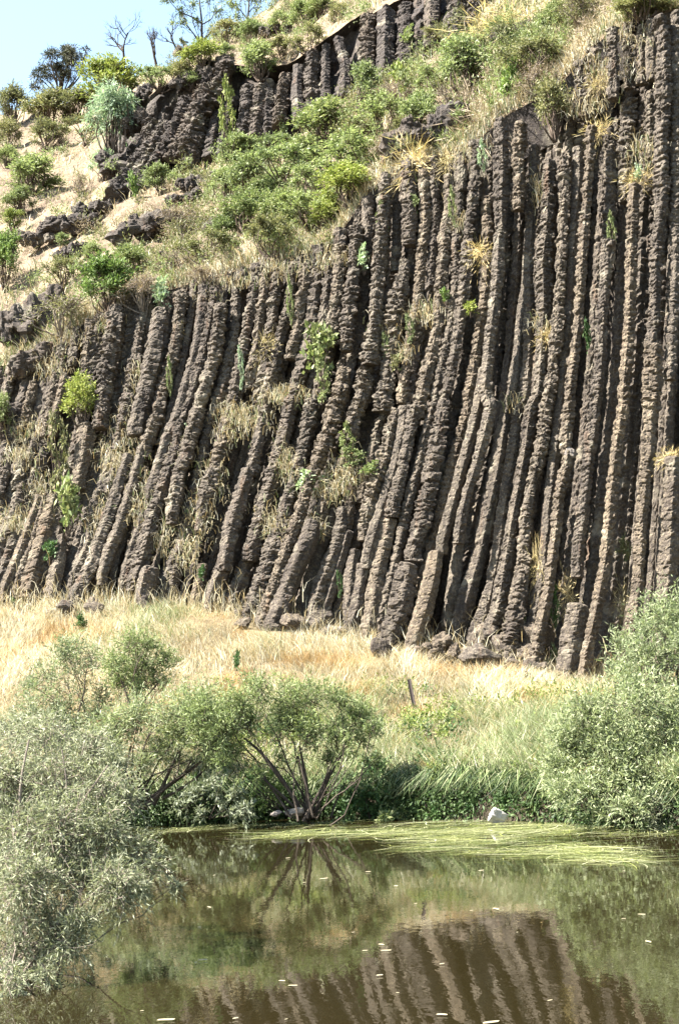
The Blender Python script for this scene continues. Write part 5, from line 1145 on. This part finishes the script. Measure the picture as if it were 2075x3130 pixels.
for i, (x, y, w, h, lf, lab) in enumerate([
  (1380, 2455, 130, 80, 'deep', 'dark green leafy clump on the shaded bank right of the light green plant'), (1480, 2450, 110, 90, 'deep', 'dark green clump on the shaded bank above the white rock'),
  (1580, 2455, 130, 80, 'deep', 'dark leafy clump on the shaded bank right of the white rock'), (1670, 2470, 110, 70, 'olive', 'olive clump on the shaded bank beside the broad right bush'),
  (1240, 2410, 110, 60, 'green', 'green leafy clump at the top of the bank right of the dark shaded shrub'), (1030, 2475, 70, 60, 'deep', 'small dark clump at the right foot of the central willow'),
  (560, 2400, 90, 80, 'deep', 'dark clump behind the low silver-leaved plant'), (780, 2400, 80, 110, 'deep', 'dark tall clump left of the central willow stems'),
  (330, 2440, 150, 100, 'deep', 'leaf clump added for the shade below the crooked willow trunks, beside the foreground foliage'), (480, 2455, 140, 80, 'deep', 'leaf clump added for the shade at the foot of the crooked willow trunks'),  # both clumps added to make the dark shade under the trunks
  (900, 2450, 110, 80, 'deep', 'leaf clump added for the shade behind the base of the central willow'), (1860, 2500, 160, 60, 'deep', 'leaf clump added for the shade under the broad silver-green bush')]):  # two more dense clumps added only to deepen shade beneath the bushes
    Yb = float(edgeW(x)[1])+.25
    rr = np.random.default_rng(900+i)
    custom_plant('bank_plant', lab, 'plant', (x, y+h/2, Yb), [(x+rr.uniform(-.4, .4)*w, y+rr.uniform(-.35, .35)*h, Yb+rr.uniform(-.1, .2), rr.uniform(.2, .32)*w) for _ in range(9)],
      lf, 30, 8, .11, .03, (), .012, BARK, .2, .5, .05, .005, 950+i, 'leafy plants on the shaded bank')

# ------------------------------------------------------------------ on the water
WEED = np.array([(.10, .12, .03), (.20, .22, .06), (.30, .31, .13), (.07, .10, .025), (.42, .42, .25)])
acc = Acc()
def waterpt(px, py): return pix(px, py, -CAM_Z/slope(px, py))
BUN = [(1700, 2530, 330, 16, 620, .02), (1500, 2545, 300, 14, 420, .02), (1250, 2545, 260, 12, 320, -.02), (1420, 2572, 230, 14, 330, .06), (1760, 2600, 130, 16, 320, .16), (1850, 2630, 80, 10, 160, .2), (1350, 2595, 120, 9, 130, .08), (1000, 2545, 200, 10, 200, -.03), (880, 2556, 80, 10, 130, -.1), (620, 2532, 160, 6, 150, -.1), (1950, 2540, 160, 10, 160, .05), (1560, 2612, 120, 8, 90, .12), (900, 2520, 160, 5, 90, 0), (1500, 2515, 300, 5, 200, 0)]
for (x, y, w, h, m_, sl_) in BUN:
    for _ in range(int(m_*.38)):
        ux = rng.normal()*.5; px0 = x+ux*w; py0 = y+rng.normal()*h*.6+ux*w*sl_*.5
        if py0 < edgeW(px0)[0]+3: continue
        p = waterpt(px0, py0); L = rng.uniform(.5, 2.4); k = 8; t = np.linspace(-.5, .5, k)
        a0 = sl_*-3.2+rng.normal()*.55; cv = rng.normal()*.8; wob = rng.normal()*.3
        th = a0+cv*t*2+wob*np.sin(t*9)
        X = np.cumsum(np.cos(th))*L/k; Yy = np.cumsum(np.sin(th))*L/k
        line = np.stack([p[0]+X-X.mean(), p[1]+Yy-Yy.mean(), np.full(k, .004+rng.uniform(0, .03))], -1)
        nx = np.stack([-np.sin(th), np.cos(th), 0*th], -1)*(rng.uniform(.003, .009)*np.array([.4, 1, 1, 1, 1, 1, .9, .2]))[:, None]
        v = np.stack([line-nx, line+nx], 1).reshape(-1, 3); b = np.arange(k-1)[:, None]*2
        acc.add(v, b+np.array([0, 2, 3, 1]), None, pick(WEED, rng, 1)[0])
o = link('river_weed', acc.mesh('river_weed', (BLADE,))); o['kind'] = 'stuff'
FL = [(330, 2943), (620, 2938), (600, 2945), (435, 3092), (862, 3001), (895, 3015), (875, 3118), (1165, 2890), (1180, 2908), (1215, 3037), (1350, 3106), (1500, 3130), (1160, 2985), (1080, 2852), (1075, 2853), (1270, 2764), (1440, 2785), (1515, 2781), (1580, 2852), (1905, 2810), (1960, 2797), (1210, 2711), (1125, 2667), (1470, 2663), (1905, 2664), (1980, 2882), (508, 3122), (720, 3117), (610, 2836), (640, 2775), (655, 2678), (580, 2618), (990, 2688), (930, 2700), (880, 2625), (1680, 3060), (1350, 2950), (1115, 2908)]
lm = []
m, nt, bs, out = new_mat('fallen_leaf'); bs.inputs['Base Color'].default_value = (.22, .19, .12, 1); bs.inputs['Roughness'].default_value = .5
for k in range(3):
    L = [.02, .032, .048][k]; t = np.linspace(-1, 1, 9); wv_ = np.sqrt(np.clip(1-t**2, 0, 1))*.2*L; bend_ = .12*L*np.sin(t*1.5+k)
    z = .006+.02*L*np.cos(t*2+k)
    v = np.stack([np.stack([t*L, bend_-wv_, z], -1), np.stack([t*L, bend_+wv_, z+.004], -1)], 1).reshape(-1, 3); b = np.arange(8)[:, None]*2
    lm.append(mesh_np('floating_leaf', v, b+np.array([0, 2, 3, 1]), None, (m,)))
for i, (x, y) in enumerate(FL):
    p = waterpt(x, y); o = link('floating_leaf', lm[i % 3], None, (p[0], p[1], .002)); o.rotation_euler = (0, 0, rng.normal()*.9); o.scale = (rng.uniform(.5, 1.4),)*3
    tag(o, 'pale dead leaf floating flat on the brown river', 'leaf', 'dead leaves floating on the river'); o['kind'] = 'thing'
